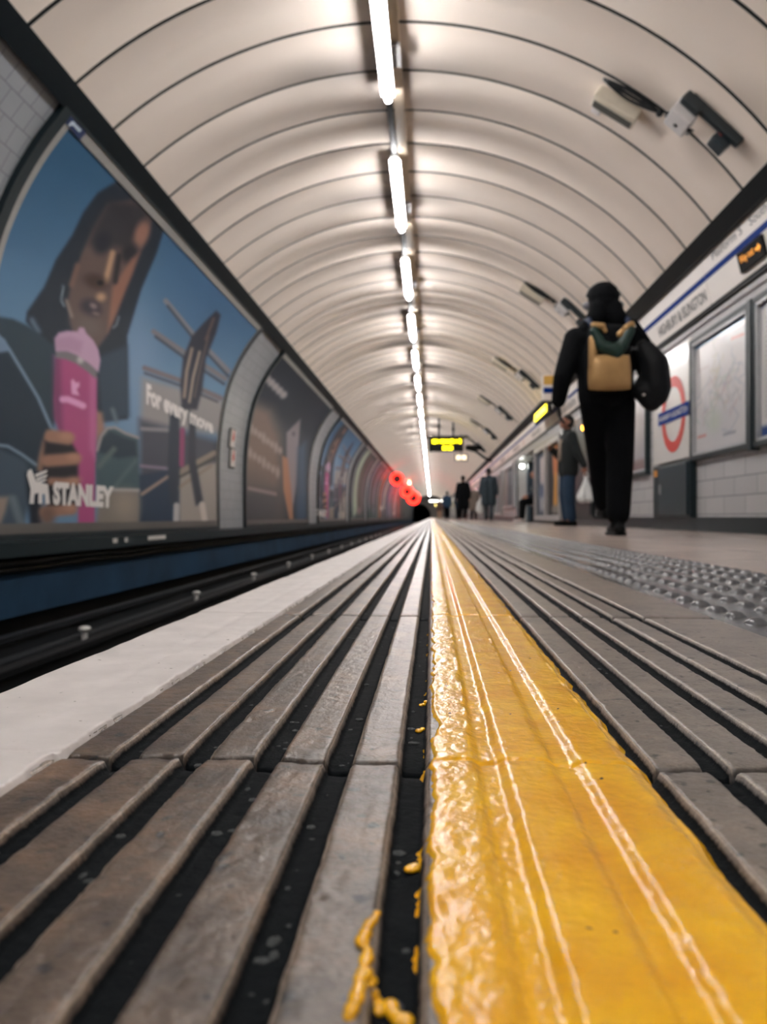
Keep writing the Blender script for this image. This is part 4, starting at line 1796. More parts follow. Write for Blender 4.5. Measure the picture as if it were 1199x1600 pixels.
for i in range(-3, 42):
    yc = LP0 + LPER * i + LLEN / 2
    if i == -3:
        lamp0 = make_lamp(yc)
        o = lamp0
    else:
        o = copy_tree(lamp0)
        o.location = (LX, yc, LZ)
    if i < 0:
        o['label'] = 'lit white strip light on the crown behind the viewpoint, out of the photo'
    elif i < len(ordn):
        o['label'] = 'lit white strip light on the vault crown, ' + ordn[i]
    else:
        o['label'] = 'one of the far lit strip lights that merge into one white line'
jb0 = None
for i in range(-1, 9):
    yc = LP0 + LPER * i + LLEN * 0.72
    if jb0 is None:
        mb = MB()
        mb.box((-0.282, yc, 3.703), (0.092, 0.28, 0.034), bev=0.006)
        mb.ball((-0.282, yc - 0.05, 3.686), 0.014, 2)
        jb0 = mb.build('junction_box', M_jbox)
        jb0.data.transform(Matrix.Translation((0.288, -yc, -3.675)))
        jb0.location = (-0.288, yc, 3.675)
        o = jb0
    else:
        o = jb0.copy()
        COL.objects.link(o)
        o.location = (-0.288, yc, 3.675)
    nm = ['behind the viewpoint'] + ['beside the ' + x + ' strip light' for x in ('nearest', 'second', 'third', 'fourth', 'fifth', 'sixth', 'seventh', 'eighth', 'ninth')]
    tag(o, 'small grey junction box on the cream trunking ' + nm[i + 1], 'junction box', 'junction boxes on the trunking')


# ------------------------------------------------------------------ equipment on the vault
def cf(phi, y, off=0.0):
    a = arc(phi, RT - off)
    tx = Vector((math.cos(phi), 0, -math.sin(phi)))
    nn = Vector((-math.sin(phi), 0, -math.cos(phi)))
    return Vector((a[0], y, a[1])), tx, nn


M_cream = mat('fitting_cream', (222, 212, 192), 0.4)
M_slot = mat('slot_grey', (84, 84, 78), 0.4)
M_cable = mat('black_cable', (22, 25, 27), 0.55)
M_unit = mat('unit_white', (224, 220, 218), 0.35)
M_dev = mat('device_dark', (34, 44, 48), 0.45)
EY = Vector((0, 1, 0))
place = ['nearest, top right', 'second along the vault', 'third along the vault', 'fourth along the vault', 'fifth along the vault', 'sixth along the vault']


def eq_cluster(y, k):
    # cream box with dark slot
    c, tx, nn = cf(0.586, y + 0.46)
    fr = (tx, EY, nn)
    t = thing('emergency_light', c, 'cream box light with a dark slot on the ceiling, ' + place[k], 'ceiling box', 'cream box lights on the vault')
    mb = MB()
    mb.box(c + nn * 0.05, (0.36, 0.15, 0.10), fr, bev=0.01)
    mb.build('housing', M_cream, t)
    mb = MB()
    mb.box(c + nn * 0.10 + EY * 0.02, (0.33, 0.075, 0.012), fr)
    mb.build('slot', M_slot, t)
    mb = MB()
    mb.box(c - tx * 0.14 + EY * 0.16 + nn * 0.012, (0.075, 0.24, 0.024), fr, bev=0.004)
    mb.build('mounting_plate', M_unit, t)
    mb = MB()
    for j in range(3):
        pts = []
        for q in range(9):
            a = q / 8
            ph = 0.586 - 0.055 + 0.15 * a
            p, tt, n2 = cf(ph, y + 0.29 + 0.03 * math.sin(a * PI) * (j - 0.8) - 0.025 * a, 0.015 + 0.012 * math.sin(a * PI) * j)
            pts.append(p)
        mb.tube(pts, 0.011, 7)
    p, tt, n2 = cf(0.682, y + 0.265, 0.02)
    mb.ball(p, 0.026, 2)
    mb.build('cable_loop', M_cable, t, smooth=True)
    # bracketed unit
    c, tx, nn = cf(0.735, y)
    fr = (tx, EY, nn)
    t = thing('ceiling_projector', c, 'white box and black projector on a bracket on the ceiling, ' + place[k], 'projector', 'bracketed projectors on the vault')
    mb = MB()
    mb.box(c + nn * 0.10, (0.17, 0.19, 0.12), fr, bev=0.012)
    wb = mb.build('white_box', M_unit, t)
    mb = MB()
    mb.ball(c + nn * 0.162 + EY * 0.02, 0.016, 2, (1, 1, 0.3), fr)
    mb.build('screw_cap', M_slot, wb)
    mb = MB()
    for s in (-1, 1):
        mb.tube([c + tx * s * 0.09 - EY * 0.02 + nn * 0.15, c + tx * s * 0.1 + EY * 0.12 + nn * 0.06, c + tx * (s * 0.1 - 0.02) + EY * 0.26 + nn * 0.012], 0.012, 7)
        mb.tube([c + tx * s * 0.09 + EY * 0.06 + nn * 0.1, c + tx * (s * 0.09 + 0.015) + EY * 0.17 + nn * 0.02], 0.006, 7)
    mb.build('bracket', M_cable, t, smooth=True)
    d, tx2, n2 = cf(0.775, y - 0.12)
    f2 = (tx2, EY, n2)
    mb = MB()
    mb.box(d + n2 * 0.045 + tx2 * 0.07, (0.46, 0.06, 0.07), f2, bev=0.02)
    mb.box(d + n2 * 0.06 - tx2 * 0.12, (0.16, 0.07, 0.085), f2, bev=0.02)
    mb.build('arm', M_dev, t)
    d, tx2, n2 = cf(0.835, y - 0.045)
    mb = MB()
    mb.box(d + n2 * 0.065, (0.125, 0.13, 0.11), (tx2, EY, n2), bev=0.012)
    hd = mb.build('projector_head', mat('projector_dark', (44, 54, 60), 0.35), t)
    mb = MB()
    mb.ball(d + n2 * 0.065 - EY * 0.066 - tx2 * 0.03, 0.022, 2, (1, 0.3, 1))
    mb.build('red_light', mat('indicator_red', (120, 50, 50), 0.4), hd)


for k in range(6):
    eq_cluster(5.38 + 4.85 * k, k)

# ------------------------------------------------------------------ hanging train indicator
yS = 28.0
c = Vector((0.52, yS, 2.77))
t = thing('train_indicator', c, 'black hanging train indicator with two yellow lines of text', 'sign')
mb = MB()
mb.box(c, (1.24, 0.24, 0.50), bev=0.02)
mb.build('housing', M_black, t)
mb = MB()
rs = random.Random(5)
for (xa, xb, zz) in ((-0.50, 0.54, 0.10), (-0.18, 0.28, -0.14)):
    x = xa
    while x < xb:
        wd = rs.choice([0.03, 0.045, 0.05])
        if rs.random() > 0.1:
            hh = rs.choice([0.11, 0.13, 0.15])
            mb.box(c + Vector((x + wd / 2, -0.124, zz)), (wd, 0.008, hh))
        x += wd + 0.008
mb.build('display_text', emit('indicator_yellow', (255, 226, 10), 3.0), t)
for s in (-1, 1):
    mb = MB()
    x = c.x + s * 0.26
    ztop = CZ + math.sqrt(RT ** 2 - (x - CX) ** 2)
    mb.tube([(x, yS, 3.0), (x, yS, ztop + 0.01)], 0.03, 10)
    mb.box((x, yS, ztop - 0.25), (0.1, 0.1, 0.08))
    mb.build('hanging_rod', M_black, t, smooth=False)
mb = MB()
mb.box((c.x + 0.05, yS, 3.05), (1.5, 0.08, 0.06))
mb.build('cross_bar', M_black, t)
# side camera arm carried from the right trim
mb = MB()
t = thing('pipe_arm', (2.2, yS + 0.6, 2.5), 'dark bent pipe arm with a black monitor, right of the hanging indicator', 'bracket')
mb.tube([(2.22, yS + 0.6, 2.2), (1.95, yS + 0.6, 2.33), (1.62, yS + 0.6, 2.58), (1.3, yS + 0.6, 2.66)], 0.05, 10)
mb.build('pipe', M_black, t, smooth=True)
mb = MB()
mb.tube([(1.0, yS + 0.6, 2.9), (1.3, yS + 0.6, 3.16), (1.62, yS + 0.6, 2.82)], 0.025, 8)
mb.build('conduit', M_black, t, smooth=True)
mb = MB()
mb.box((1.55, yS + 0.6, 2.70), (0.6, 0.3, 0.16), bev=0.02)
mb.build('monitor', M_black, t)
# lit sign hanging behind the indicator
c = Vector((1.15, 30.2, 2.46))
t = thing('lit_sign', c, 'small glowing cream sign just below and right of the hanging indicator', 'sign')
mb = MB()
mb.box(c, (0.5, 0.12, 0.26), bev=0.01)
mb.build('housing', M_black, t)
mb = MB()
for s in (-1, 1):
    mb.box(c + Vector((s * 0.11, -0.062, 0)), (0.18, 0.01, 0.18))
mb.build('display', emit('cream_panel', (255, 226, 190), 0.9), t)
mb = MB()
x = c.x
mb.tube([(x, 30.2, 2.58), (x, 30.2, CZ + math.sqrt(RT ** 2 - (x - CX) ** 2) + 0.01)], 0.018, 8)
mb.build('hanging_rod', M_black, t)

# ------------------------------------------------------------------ red signals far down the left side
M_redl = emit('red_signal_glass', (255, 30, 20), 4)


def signal(c, R, r, label):
    c = Vector(c)
    t = thing('red_signal', c, label, 'signal', 'red signals on the left')
    mb = MB()
    n, m = 28, 10
    V = []
    F = []
    for i in range(n):
        a = 2 * PI * i / n
        for j in range(m):
            b = 2 * PI * j / m
            V.append(c + Vector(((R + r * math.cos(b)) * math.cos(a), r * math.sin(b), (R + r * math.cos(b)) * math.sin(a))))
            F.append((i * m + j, ((i + 1) % n) * m + j, ((i + 1) % n) * m + (j + 1) % m, i * m + (j + 1) % m))
    mb.add(V, F)
    mb.build('red_ring', M_redl, t, smooth=True)
    mb = MB()
    mb.box(c + Vector((0, 0.16, 0)), (2 * R, 0.12, 2 * R), bev=0.05)
    mb.box(c + Vector((-R - 0.02, 0.2, -0.1)), (0.3, 0.08, 0.1))
    mb.build('housing', M_dev, t)
    return t


s1 = signal((-2.13, 47, 2.47), 0.33, 0.08, 'upper glowing red signal ring where the left posters end')
s2 = signal((-1.75, 73, 1.95), 0.50, 0.15, 'lowest glowing red signal ring, right beside the black tunnel mouth')
s3 = signal((-2.05, 64, 2.25), 0.40, 0.15, 'middle glowing red signal ring beside the black tunnel mouth')
mb = MB()
mb.ball((-1.92, 66, 3.07), 0.12, 3)
mb.box((-1.92, 66, 3.24), (0.05, 0.05, 0.16))
o = mb.build('signal_lamp', emit('peach_lamp', (255, 150, 110), 10), smooth=True)
tag(o, 'small peach bright lamp between the two red signal rings', 'lamp')

# end of platform: transverse light, yellow lamp
mb = MB()
mb.cap((-0.3, 116, 2.55), (1.9, 116, 2.55), 0.08)
tag(mb.build('cross_light', emit('end_tube', (250, 246, 236), 4), smooth=True), 'white light bar lying across the far end of the platform', 'ceiling light')
mb = MB()
hl = thing('headlamp', (0.8, 112, 0), 'round pale yellow lamp on a post at the far end of the platform', 'lamp')
mb.ball((0.8, 112, 1.85), 0.3, 3)
mb.build('lens', emit('headlamp_yellow', (255, 226, 130), 3), hl, smooth=True)
mb = MB()
mb.box((0.8, 112, 0.8), (0.1, 0.1, 1.6))
mb.build('post', M_black, hl)

# ------------------------------------------------------------------ track
M_rail = mat('rail_steel', (18, 20, 22), 0.6, spec=0.2)
M_rust = mat('rail_rust', (36, 32, 30), 0.8)


def rail(x, ztop, label, m=M_rail):
    mb = MB()
    prof = [(-.035, 0), (.035, 0), (.035, -.035), (.012, -.05), (.012, -.13), (.065, -.145), (.065, -.16), (-.065, -.16), (-.065, -.145), (-.012, -.13), (-.012, -.05), (-.035, -.035)]
    mb.prism([(x + a, ztop + b) for a, b in prof], Y0, Y1 - 2)
    return tag(mb.build('rail', m), label, 'rail', 'rails of the track')


rail(-2.32, -0.70, 'far running rail in the dark track bed')
rail(-0.88, -0.70, 'near running rail, hidden under the platform edge')
rail(-2.68, -0.62, 'outer current rail nearest the poster wall, standing on white insulators', mat('current_rail', (26, 30, 34), 0.5, spec=0.3))
M_cer = mat('white_ceramic', (226, 224, 220), 0.25)
ins0 = None
names_i = {1: 'first white insulator', 2: 'second white insulator', 3: 'third white insulator', 4: 'fourth white insulator'}
for i in range(0, 14):
    y = 2.85 + 2.72 * i
    if ins0 is None:
        mb = MB()
        mb.cap((0, 0, -0.2), (0, 0, -0.03), 0.022, 0.022, 12)
        mb.ball((0, 0, 0), 0.045, 2, (1, 1.3, 0.5))
        ins0 = mb.build('insulator', M_cer, smooth=True)
        o = ins0
    else:
        o = ins0.copy()
        COL.objects.link(o)
    o.location = (-2.58, y, -0.70)
    if i == 0:
        lab = 'white insulator beside the current rail left of the photo edge'
    elif i in names_i:
        lab = names_i[i] + ' beside the current rail counted from the camera'
    else:
        lab = 'one of the distant white insulators beside the current rail'
    tag(o, lab, 'insulator', 'insulators beside the current rail')
# cables slung in the recess below the posters
for j, (x, z, r, lab) in enumerate([(-3.2, -0.215, 0.028, 'upper thick black cable slung under the poster ledge'), (-3.22, -0.27, 0.022, 'lower thin black cable slung under the poster ledge')]):
    mb = MB()
    pts = [(x, Y0 + 1.0 * k, z - 0.014 * math.sin(k * PI / 2) ** 2) for k in range(int(Y1 - Y0 - 2))]
    mb.tube(pts, r, 8)
    tag(mb.build('cable', M_cable, smooth=True), lab, 'cable', 'cables below the posters')
# small bright leak spots on the ledge: labels fixed to the ledge
mb = MB()
# cable along the grey band on the right wall
mb = MB()
pts = []
for k in range(140):
    pts.append((2.415, Y0 + 1 + k * 0.95, 1.925 + 0.008 * math.sin(k * 1.7)))
mb.tube(pts, 0.012, 7)
tag(mb.build('cable', M_cable, smooth=True), 'thin black cable clipped along the grey band above the maps', 'cable')

# bench inside the passage mouth
t = thing('bench', (2.82, 20.0, 0), 'dark bench under the seated person at the passage opening', 'bench')
mb = MB()
mb.box((2.82, 20.0, 0.43), (0.42, 1.5, 0.05), bev=0.01)
mb.build('seat', M_dev, t)
for s in (-1, 1):
    mb = MB()
    mb.box((2.82, 20.0 + s * 0.6, 0.2025), (0.36, 0.06, 0.405), bev=0.008)
    mb.build('leg', M_black, t)
mb = MB()
mb.box((3.05, 20.0, 0.68), (0.04, 1.5, 0.4), bev=0.01)
mb.box((3.04, 20.0, 0.45), (0.06, 1.3, 0.06))
mb.build('backrest', M_dev, t)

# small white labels stuck on the ledge
for yy, wd, lab in ((7.35, .10, 'small square white label on the ledge under the bottle poster'), (7.62, .07, 'tiny white label just right of the square one on the ledge'), (8.5, .55, 'long smudged white label strip on the ledge under the bottle poster')):
    mb = MB()
    mb.box((-3.098, yy, -0.10), (0.004, wd, 0.045))
    tag(mb.build('label_sticker', M_white), lab, 'label')
# ================================================================== people
M_skin = mat('skin_light', (196, 140, 112), 0.5, vary=0.05)
M_skin2 = mat('skin_mid', (150, 100, 78), 0.5, vary=0.05)
M_cloth_black = mat('cloth_black', (15, 17, 20), 0.9, vary=0.25, scale=9, bump=0.3, bscale=60, spec=0.15)
M_cloth_black2 = mat('trouser_black', (12, 14, 17), 0.92, vary=0.25, scale=9, bump=0.3, bscale=50, spec=0.12)
M_leather = mat('boot_leather', (11, 12, 13), 0.6, spec=0.15)
M_hair = mat('hair_dark', (26, 22, 20), 0.6, vary=0.3, scale=60)


def V3(*a):
    return Vector(a)


STAND = dict(pelvis=V3(0, 0, .95), chest=V3(0, 0, 1.28), neck=V3(0, 0, 1.46), head=V3(0, .025, 1.63),
             shL=V3(-.19, 0, 1.41), elL=V3(-.25, -.02, 1.13), wrL=V3(-.26, .04, .88), shR=V3(.19, 0, 1.41), elR=V3(.25, -.02, 1.13), wrR=V3(.26, .04, .88),
             hipL=V3(-.09, 0, .92), knL=V3(-.1, .03, .50), anL=V3(-.1, -.02, .085), hipR=V3(.09, 0, .92), knR=V3(.1, .03, .50), anR=V3(.1, -.02, .085),
             toL=V3(-.115, .15, .035), toR=V3(.115, .15, .035), look=0.0, headrot=0.0)


class Fig:
    def __init__(self, name, loc, face, label, scale=1.0, **pose):
        self.J = dict(STAND)
        self.J.update(pose)
        self.loc = Vector(loc)
        self.s = scale
        self.R = Matrix.Rotation(face, 3, 'Z')
        self.t = thing(name, loc, label, 'person')

    def T(self, p):
        return self.loc + self.R @ (Vector(p) * self.s)

    def cap(self, mb, a, b, r0, r1=None):
        a = self.J[a] if isinstance(a, str) else a
        b = self.J[b] if isinstance(b, str) else b
        r1 = r0 if r1 is None else r1
        mb.cap(self.T(a), self.T(b), r0 * self.s, r1 * self.s)

    def hand(self, mb, side, curl=0.5, r=0.0085):
        J = self.J
        w, e = J['wr' + side], J['el' + side]
        d = (w - e).normalized()
        if ('hd' + side) in J:
            d = J['hd' + side].normalized()
        sx = -1 if side == 'L' else 1
        inn = V3(-sx, 0, 0)                    # palm faces the thigh
        inn = (inn - d * inn.dot(d)).normalized()
        ac = d.cross(inn).normalized()         # across the knuckles
        if ac.y < 0:
            ac = -ac
        for q in (-0.026, -0.009, 0.009, 0.026):
            self.cap(mb, w + ac * q * 0.6, w + d * 0.085 + ac * q, 0.013, 0.0115)
        for q, ln in zip((0.030, 0.010, -0.010, -0.029), (.072, .080, .075, .058)):
            p = w + d * 0.088 + ac * q
            dd = d
            for sgm, k in zip((0.42, 0.33, 0.25), (1.0, 0.9, 0.8)):
                dd = (dd + inn * curl * 0.75).normalized()
                n = p + dd * ln * sgm
                self.cap(mb, p, n, r * k, r * k * 0.92)
                p = n
        p = w + d * 0.028 + ac * 0.026
        t1 = p + (d * 0.6 + ac * 0.7 + inn * 0.25).normalized() * 0.042
        t2 = t1 + (d * 0.9 + ac * 0.2 + inn * 0.4).normalized() * 0.034
        self.cap(mb, p, t1, 0.0125, 0.0105)
        self.cap(mb, t1, t2, 0.0105, 0.0085)

    def headmb(self, mb):
        h = self.J['head']
        a = self.J.get('headrot', 0)
        R = Matrix.Rotation(a, 3, 'Z') @ Matrix.Rotation(-self.J.get('look', 0), 3, 'X')
        q = lambda x, y, z: h + R @ Vector((x, y, z))
        self.q = q
        self.cap(mb, q(0, -.018, .03), q(0, .01, .03), .088, .08)
        self.cap(mb, q(0, -.02, .045), q(0, .015, .05), .082, .072)
        self.cap(mb, q(-.02, .035, -.055), q(.02, .035, -.055), .052, .052)     # jaw
        self.cap(mb, q(0, .065, -.085), q(0, .05, -.06), .024, .04)             # chin
        self.cap(mb, q(0, .086, .012), q(0, .104, -.022), .010, .015)           # nose
        self.cap(mb, q(-.04, .074, .03), q(.04, .074, .03), .017)               # brow
        for s in (-1, 1):
            self.cap(mb, q(s * .083, .0, .012), q(s * .08, .004, -.022), .017, .011)   # ears
            self.cap(mb, q(s * .038, .066, -.02), q(s * .032, .07, -.035), .024)       # cheeks
        self.cap(mb, q(-.017, .094, -.047), q(.017, .094, -.047), .008)         # lips
        self.cap(mb, 'neck', q(0, -.012, -.04), .055, .055)

    def body(self, skin, voxel=0.007, curl=0.45):
        mb = MB()
        J = self.J
        c = self.cap
        for s in (-.07, .07):
            o = V3(s, 0, 0)
            c(mb, J['pelvis'] + o, J['chest'] + o * 1.1, .10, .11)
        c(mb, J['shL'] * 0.8 + J['neck'] * 0.2, J['shR'] * 0.8 + J['neck'] * 0.2, .06)
        c(mb, J['neck'] + (J['chest'] - J['neck']) * 0.3, 'neck', .07, .056)
        for s in 'LR':
            c(mb, 'sh' + s, 'el' + s, .052, .040)
            c(mb, 'el' + s, 'wr' + s, .040, .027)
            c(mb, 'hip' + s, 'kn' + s, .085, .056)
            c(mb, 'kn' + s, 'an' + s, .054, .036)
            c(mb, 'an' + s, 'to' + s, .038, .026)
            self.hand(mb, s, curl)
        self.headmb(mb)
        b = remeshed('body', mb, voxel * self.s, skin, self.t, 3)
        for s in (-1, 1):
            e = MB()
            e.ball(self.T(self.q(s * .032, .079, .008)), 0.0125 * self.s, 2)
            e.mi = 1
            e.ball(self.T(self.q(s * .032, .0875, .008)), 0.0058 * self.s, 2)
            e.build('eye', [M_white, M_black], b, smooth=True)
        m = MB()
        self.cap(m, self.q(-.018, .099, -.047), self.q(.018, .099, -.047), .0055)
        m.build('mouth', mat('lips', (150, 86, 78), 0.5), b, smooth=True)
        return b

    def jacket(self, m, hem=.86, rt=.13, rs=.07, voxel=0.014, name='jacket', flare=0.0, xs=.085, puff=1.0, cuff=0.9):
        mb = MB()
        J = self.J
        c = self.cap
        hemv = J['pelvis'] + V3(0, 0, hem - .95)
        for s in (-xs, xs):
            o = V3(s, 0, 0)
            c(mb, hemv + o * (1 + flare), J['chest'] + o * 1.05, rt * (1 + flare * 0.4), rt * 1.02)
            c(mb, J['chest'] + o * 1.05, J['neck'] + o * .9 + V3(0, 0, -.09), rt, .085)
        c(mb, J['shL'], J['shR'], .078 * puff)
        c(mb, J['neck'] + V3(0, 0, -.03), J['neck'] + V3(0, .005, .02), .085, .078)
        for s in 'LR':
            c(mb, 'sh' + s, 'el' + s, rs * 1.12 * puff, rs)
            w = J['el' + s] + (J['wr' + s] - J['el' + s]) * cuff
            c(mb, 'el' + s, w, rs, rs * .78)
        return remeshed(name, mb, voxel * self.s, m, self.t, 5)

    def trousers(self, m, r0=.105, r1=.085, r2=.075, voxel=0.014, low=.9):
        mb = MB()
        J = self.J
        c = self.cap
        c(mb, J['pelvis'] + V3(-.06, 0, .05), J['pelvis'] + V3(.06, 0, .05), .115)
        for s in 'LR':
            c(mb, 'hip' + s, 'kn' + s, r0, r1)
            a = J['kn' + s] + (J['an' + s] - J['kn' + s]) * low
            c(mb, 'kn' + s, a, r1, r2)
        return remeshed('trousers', mb, voxel * self.s, m, self.t, 5)

    def shoes(self, m, sole=None, tall=0.09):
        J = self.J
        for s in 'LR':
            mb = MB()
            an, to = J['an' + s], J['to' + s]
            d = (to - an)
            d.z = 0
            d.normalize()
            heel = an - d * .05 + V3(0, 0, -.045)
            mid = an + d * .09 + V3(0, 0, -.04)
            self.cap(mb, heel, mid, .043, .046)
            self.cap(mb, mid, to + d * .02 + V3(0, 0, .004), .046, .036)
            self.cap(mb, an + V3(0, 0, -.03), an + V3(0, 0, tall), .050, .052)
            # flat sole
            fr = self.R
            o = remeshed('shoe', mb, .010 * self.s, m, self.t, 2)
            if sole:
                q = MB()
                z = 0
                cc = self.T(an + d * .06 + V3(0, 0, -.073))
                q.box(cc, (.085 * self.s, .27 * self.s, .024 * self.s), (fr @ Vector((d.y, -d.x, 0)), fr @ d, Vector((0, 0, 1))), bev=.008)
                q.build('sole', sole, o)

    def hair(self, m, long=False, name='hair'):
        mb = MB()
        q = self.q
        self.cap(mb, q(0, -.025, .045), q(0, .0, .06), .094, .088)
        self.cap(mb, q(0, -.045, .0), q(0, -.035, -.03), .078, .07)
        if long:
            self.cap(mb, q(0, -.055, -.03), q(0, -.06, -.2), .075, .06)
        return remeshed(name, mb, .010 * self.s, m, self.t, 3)


# ---------------------------------------------------------------- the walker, seen from behind
WX, WY = 1.235, 5.55
W = Fig('person', (WX, WY, 0), 0.0, 'person in black walking away along the platform, gold and green rucksack on the back', 1.0,
        pelvis=V3(.0, 0, .98), chest=V3(0, .02, 1.28), neck=V3(0, .03, 1.47), head=V3(-.005, .05, 1.655),
        shL=V3(-.205, .02, 1.40), elL=V3(-.305, -.03, 1.13), wrL=V3(-.325, .05, .95), hdL=V3(.12, .10, -1),
        shR=V3(.205, .02, 1.40), elR=V3(.31, -.02, 1.14), wrR=V3(.28, .2, 1.06), hdR=V3(-.3, 1, 0),
        hipL=V3(-.075, 0, .94), knL=V3(.02, .25, .56), anL=V3(.075, .36, .20), toL=V3(.07, .52, .22),
        hipR=V3(.10, 0, .94), knR=V3(.105, .02, .52), anR=V3(.075, -.04, .085), toR=V3(.07, .12, .035))
W.body(mat('gloved_black', (22, 22, 24), 0.7), 0.007, 0.4)
W.jacket(M_cloth_black, hem=.95, rt=.125, rs=.07, puff=1.15, xs=.07)
W.trousers(M_cloth_black2, .112, .098, .085, low=.84)
W.shoes(M_leather, M_black)
mb = MB()
q = W.q
W.cap(mb, q(0, -.02, .05), q(0, .01, .055), .113, .108)
W.cap(mb, q(0, -.02, .0), q(0, .0, .02), .112, .112)
W.cap(mb, q(0, .06, .03), q(0, .11, .02), .07, .05)
remeshed('cap', mb, .010, M_cloth_black, W.t, 3)
mb = MB()
for s in (-1, 1):
    W.cap(mb, W.J['neck'] + V3(s * .105, -.02, .01), W.J['neck'] + V3(s * .075, -.06, .07), .068, .07)
    W.cap(mb, W.J['neck'] + V3(s * .06, -.05, .09), W.J['neck'] + V3(s * .05, -.05, .14), .075, .07)
    W.cap(mb, W.J['neck'] + V3(s * .05, .09, .05), W.J['neck'] + V3(s * .09, .02, .02), .055, .062)
    W.cap(mb, W.J['neck'] + V3(s * .17, -.03, -.04), W.J['neck'] + V3(s * .09, -.05, .04), .055, .065)
remeshed('hood', mb, .012, M_cloth_black, W.t, 4)
hp = None
mb = MB()
pts = [W.T(q(.118 * math.sin(a), -.005, .03 + .125 * math.cos(a))) for a in np.linspace(-1.35, 1.35, 15)]
mb.tube(pts, .010, 8)
hp = mb.build('headphones', M_dev, W.t, smooth=True)
for s in (-1, 1):
    mb = MB()
    W.cap(mb, q(s * .108, -.005, -.005), q(s * .122, -.005, -.005), .03, .026)
    mb.build('ear_cup', mat('ear_cup_grey', (140, 140, 146), 0.35), hp, smooth=True)

# rucksack on the back
c0 = W.T(V3(-.018, -.17, 1.22))
rk = thing('rucksack', (c0.x, c0.y, 1.0), 'gold and green rucksack worn on the back of the walking person', 'bag')
M_gold = mat('gold_leather', (190, 152, 100), 0.34, metal=0.35, vary=0.25, scale=10, bump=0.4, bscale=30)
M_dgreen = mat('bag_green', (12, 50, 42), 0.45, vary=0.3, scale=14)


def cushion(mb, cx, cz, y, w_, h_, d_, taper=0.0, fl=1.0, n=18, m=18):
    """rounded pillow standing in the XZ plane, bulging towards -Y"""
    V = []
    F = []
    for i in range(n + 1):
        for j in range(m + 1):
            u = -1 + 2 * i / n
            v = -1 + 2 * j / m
            e = (1 - abs(u) ** 3.2) * (1 - abs(v) ** 3.2)
            k = 1 - taper * v
            # rounded corners
            r = math.sqrt(max(0, 1 - 0.12 * u * u * v * v))
            V.append((cx + u * w_ / 2 * k * r, y - d_ * (max(e, 0)) ** 0.4, cz + v * h_ / 2 * r))
    F = [(i * (m + 1) + j, (i + 1) * (m + 1) + j, (i + 1) * (m + 1) + j + 1, i * (m + 1) + j + 1) for i in range(n) for j in range(m)]
    o = len(V)
    V += [(x, y + 0.001, z) for x, _, z in V]
    G = [tuple(k + o for k in f[::-1]) for f in F]
    rim = [(i * (m + 1)) for i in range(n + 1)]
    mb.add(V, F + G)


by = W.T(V3(0, -.165, 0)).y
mb = MB()
cushion(mb, c0.x, 1.225, by, .31, .48, .11, .06)
bagb = mb.build('bag_body', M_cloth_black, rk, smooth=True)
mb = MB()
cushion(mb, c0.x - .01, 1.115, by - .085, .29, .25, .055, .03)
# side rising on the left
mb2 = mb.build('gold_panel', M_gold, rk, smooth=True)
mb = MB()
for pa, pb, r0, r1 in ((( -.12, 1.34), (-.125, 1.16), .030, .03),):
    mb.cap((c0.x + pa[0], by - .085, pa[1]), (c0.x + pb[0], by - .095, pb[1]), r0, r1)
mb.build('gold_side', M_gold, rk, smooth=True)
mb = MB()
yy = by - .118
for a, b, r0, r1 in (((-.115, 1.395), (-.07, 1.29), .032, .042), ((.125, 1.395), (.07, 1.29), .034, .042), ((-.07, 1.29), (.02, 1.25), .045, .05), ((.07, 1.29), (.02, 1.25), .045, .05), ((-.04, 1.27), (.05, 1.265), .045, .045), ((.02, 1.25), (.035, 1.215), .05, .03)):
    mb.cap((c0.x + a[0], yy + .02, a[1]), (c0.x + b[0], yy + .012, b[1]), r0, r1)
fl_ = remeshed('green_flap', mb, .009, M_dgreen, rk, 4)
for pair in ((((-.115, 1.435), (-.06, 1.425), .024), ((-.06, 1.43), (-.045, 1.395), .018)), (((.135, 1.435), (.10, 1.41), .026), ((.10, 1.41), (.055, 1.365), .024))):
    mb = MB()
    for a, b, r in pair:
        mb.cap((c0.x + a[0], by - .085, a[1]), (c0.x + b[0], by - .10, b[1]), r)
    mb.build('gold_tab', M_gold, rk, smooth=True)
for s in (-1, 1):
    mb = MB()
    pts = [W.T(V3(s * .12, -.17, 1.43)), W.T(V3(s * .135, -.09, 1.515)), W.T(V3(s * .14, .02, 1.525)), W.T(V3(s * .145, .13, 1.44))]
    mb.tube(pts, .02, 8)
    mb.build('shoulder_strap', mat('strap_navy', (30, 48, 78), 0.6), rk, smooth=True)

# big black shoulder bag on the right side
bx, by2 = W.T(V3(.285, -.13, 0)).x, W.T(V3(.285, -.13, 0)).y
sb = thing('shoulder_bag', (bx, by2, .9), 'large black shoulder bag hanging at the right side of the walking person', 'bag')
mb = MB()
for a, b, r0, r1 in (((-.04, .02, 1.30), (.02, .0, 1.18), .07, .10), ((.02, 0, 1.18), (.03, 0, 1.02), .10, .105), ((-.06, .0, 1.0), (.03, 0, .98), .075, .09), ((-.02, .0, .95), (.0, 0, .93), .07, .07)):
    mb.cap((bx + a[0], by2 + a[1], a[2]), (bx + b[0], by2 + b[1], b[2]), r0, r1)
remeshed('bag_body', mb, .012, mat('bag_black', (14, 17, 20), 0.6, vary=0.3, scale=12, spec=0.25), sb, 4)
mb = MB()
pts = [(bx - .02, by2 - .02, 1.34), W.T(V3(.19, -.08, 1.50)), W.T(V3(.15, .03, 1.53)), W.T(V3(.17, .16, 1.40)), (bx + .0, by2 + .26, 1.15)]
mb.tube(pts, .016, 8)
mb.build('strap', M_cloth_black, sb, smooth=True)
mb = MB()
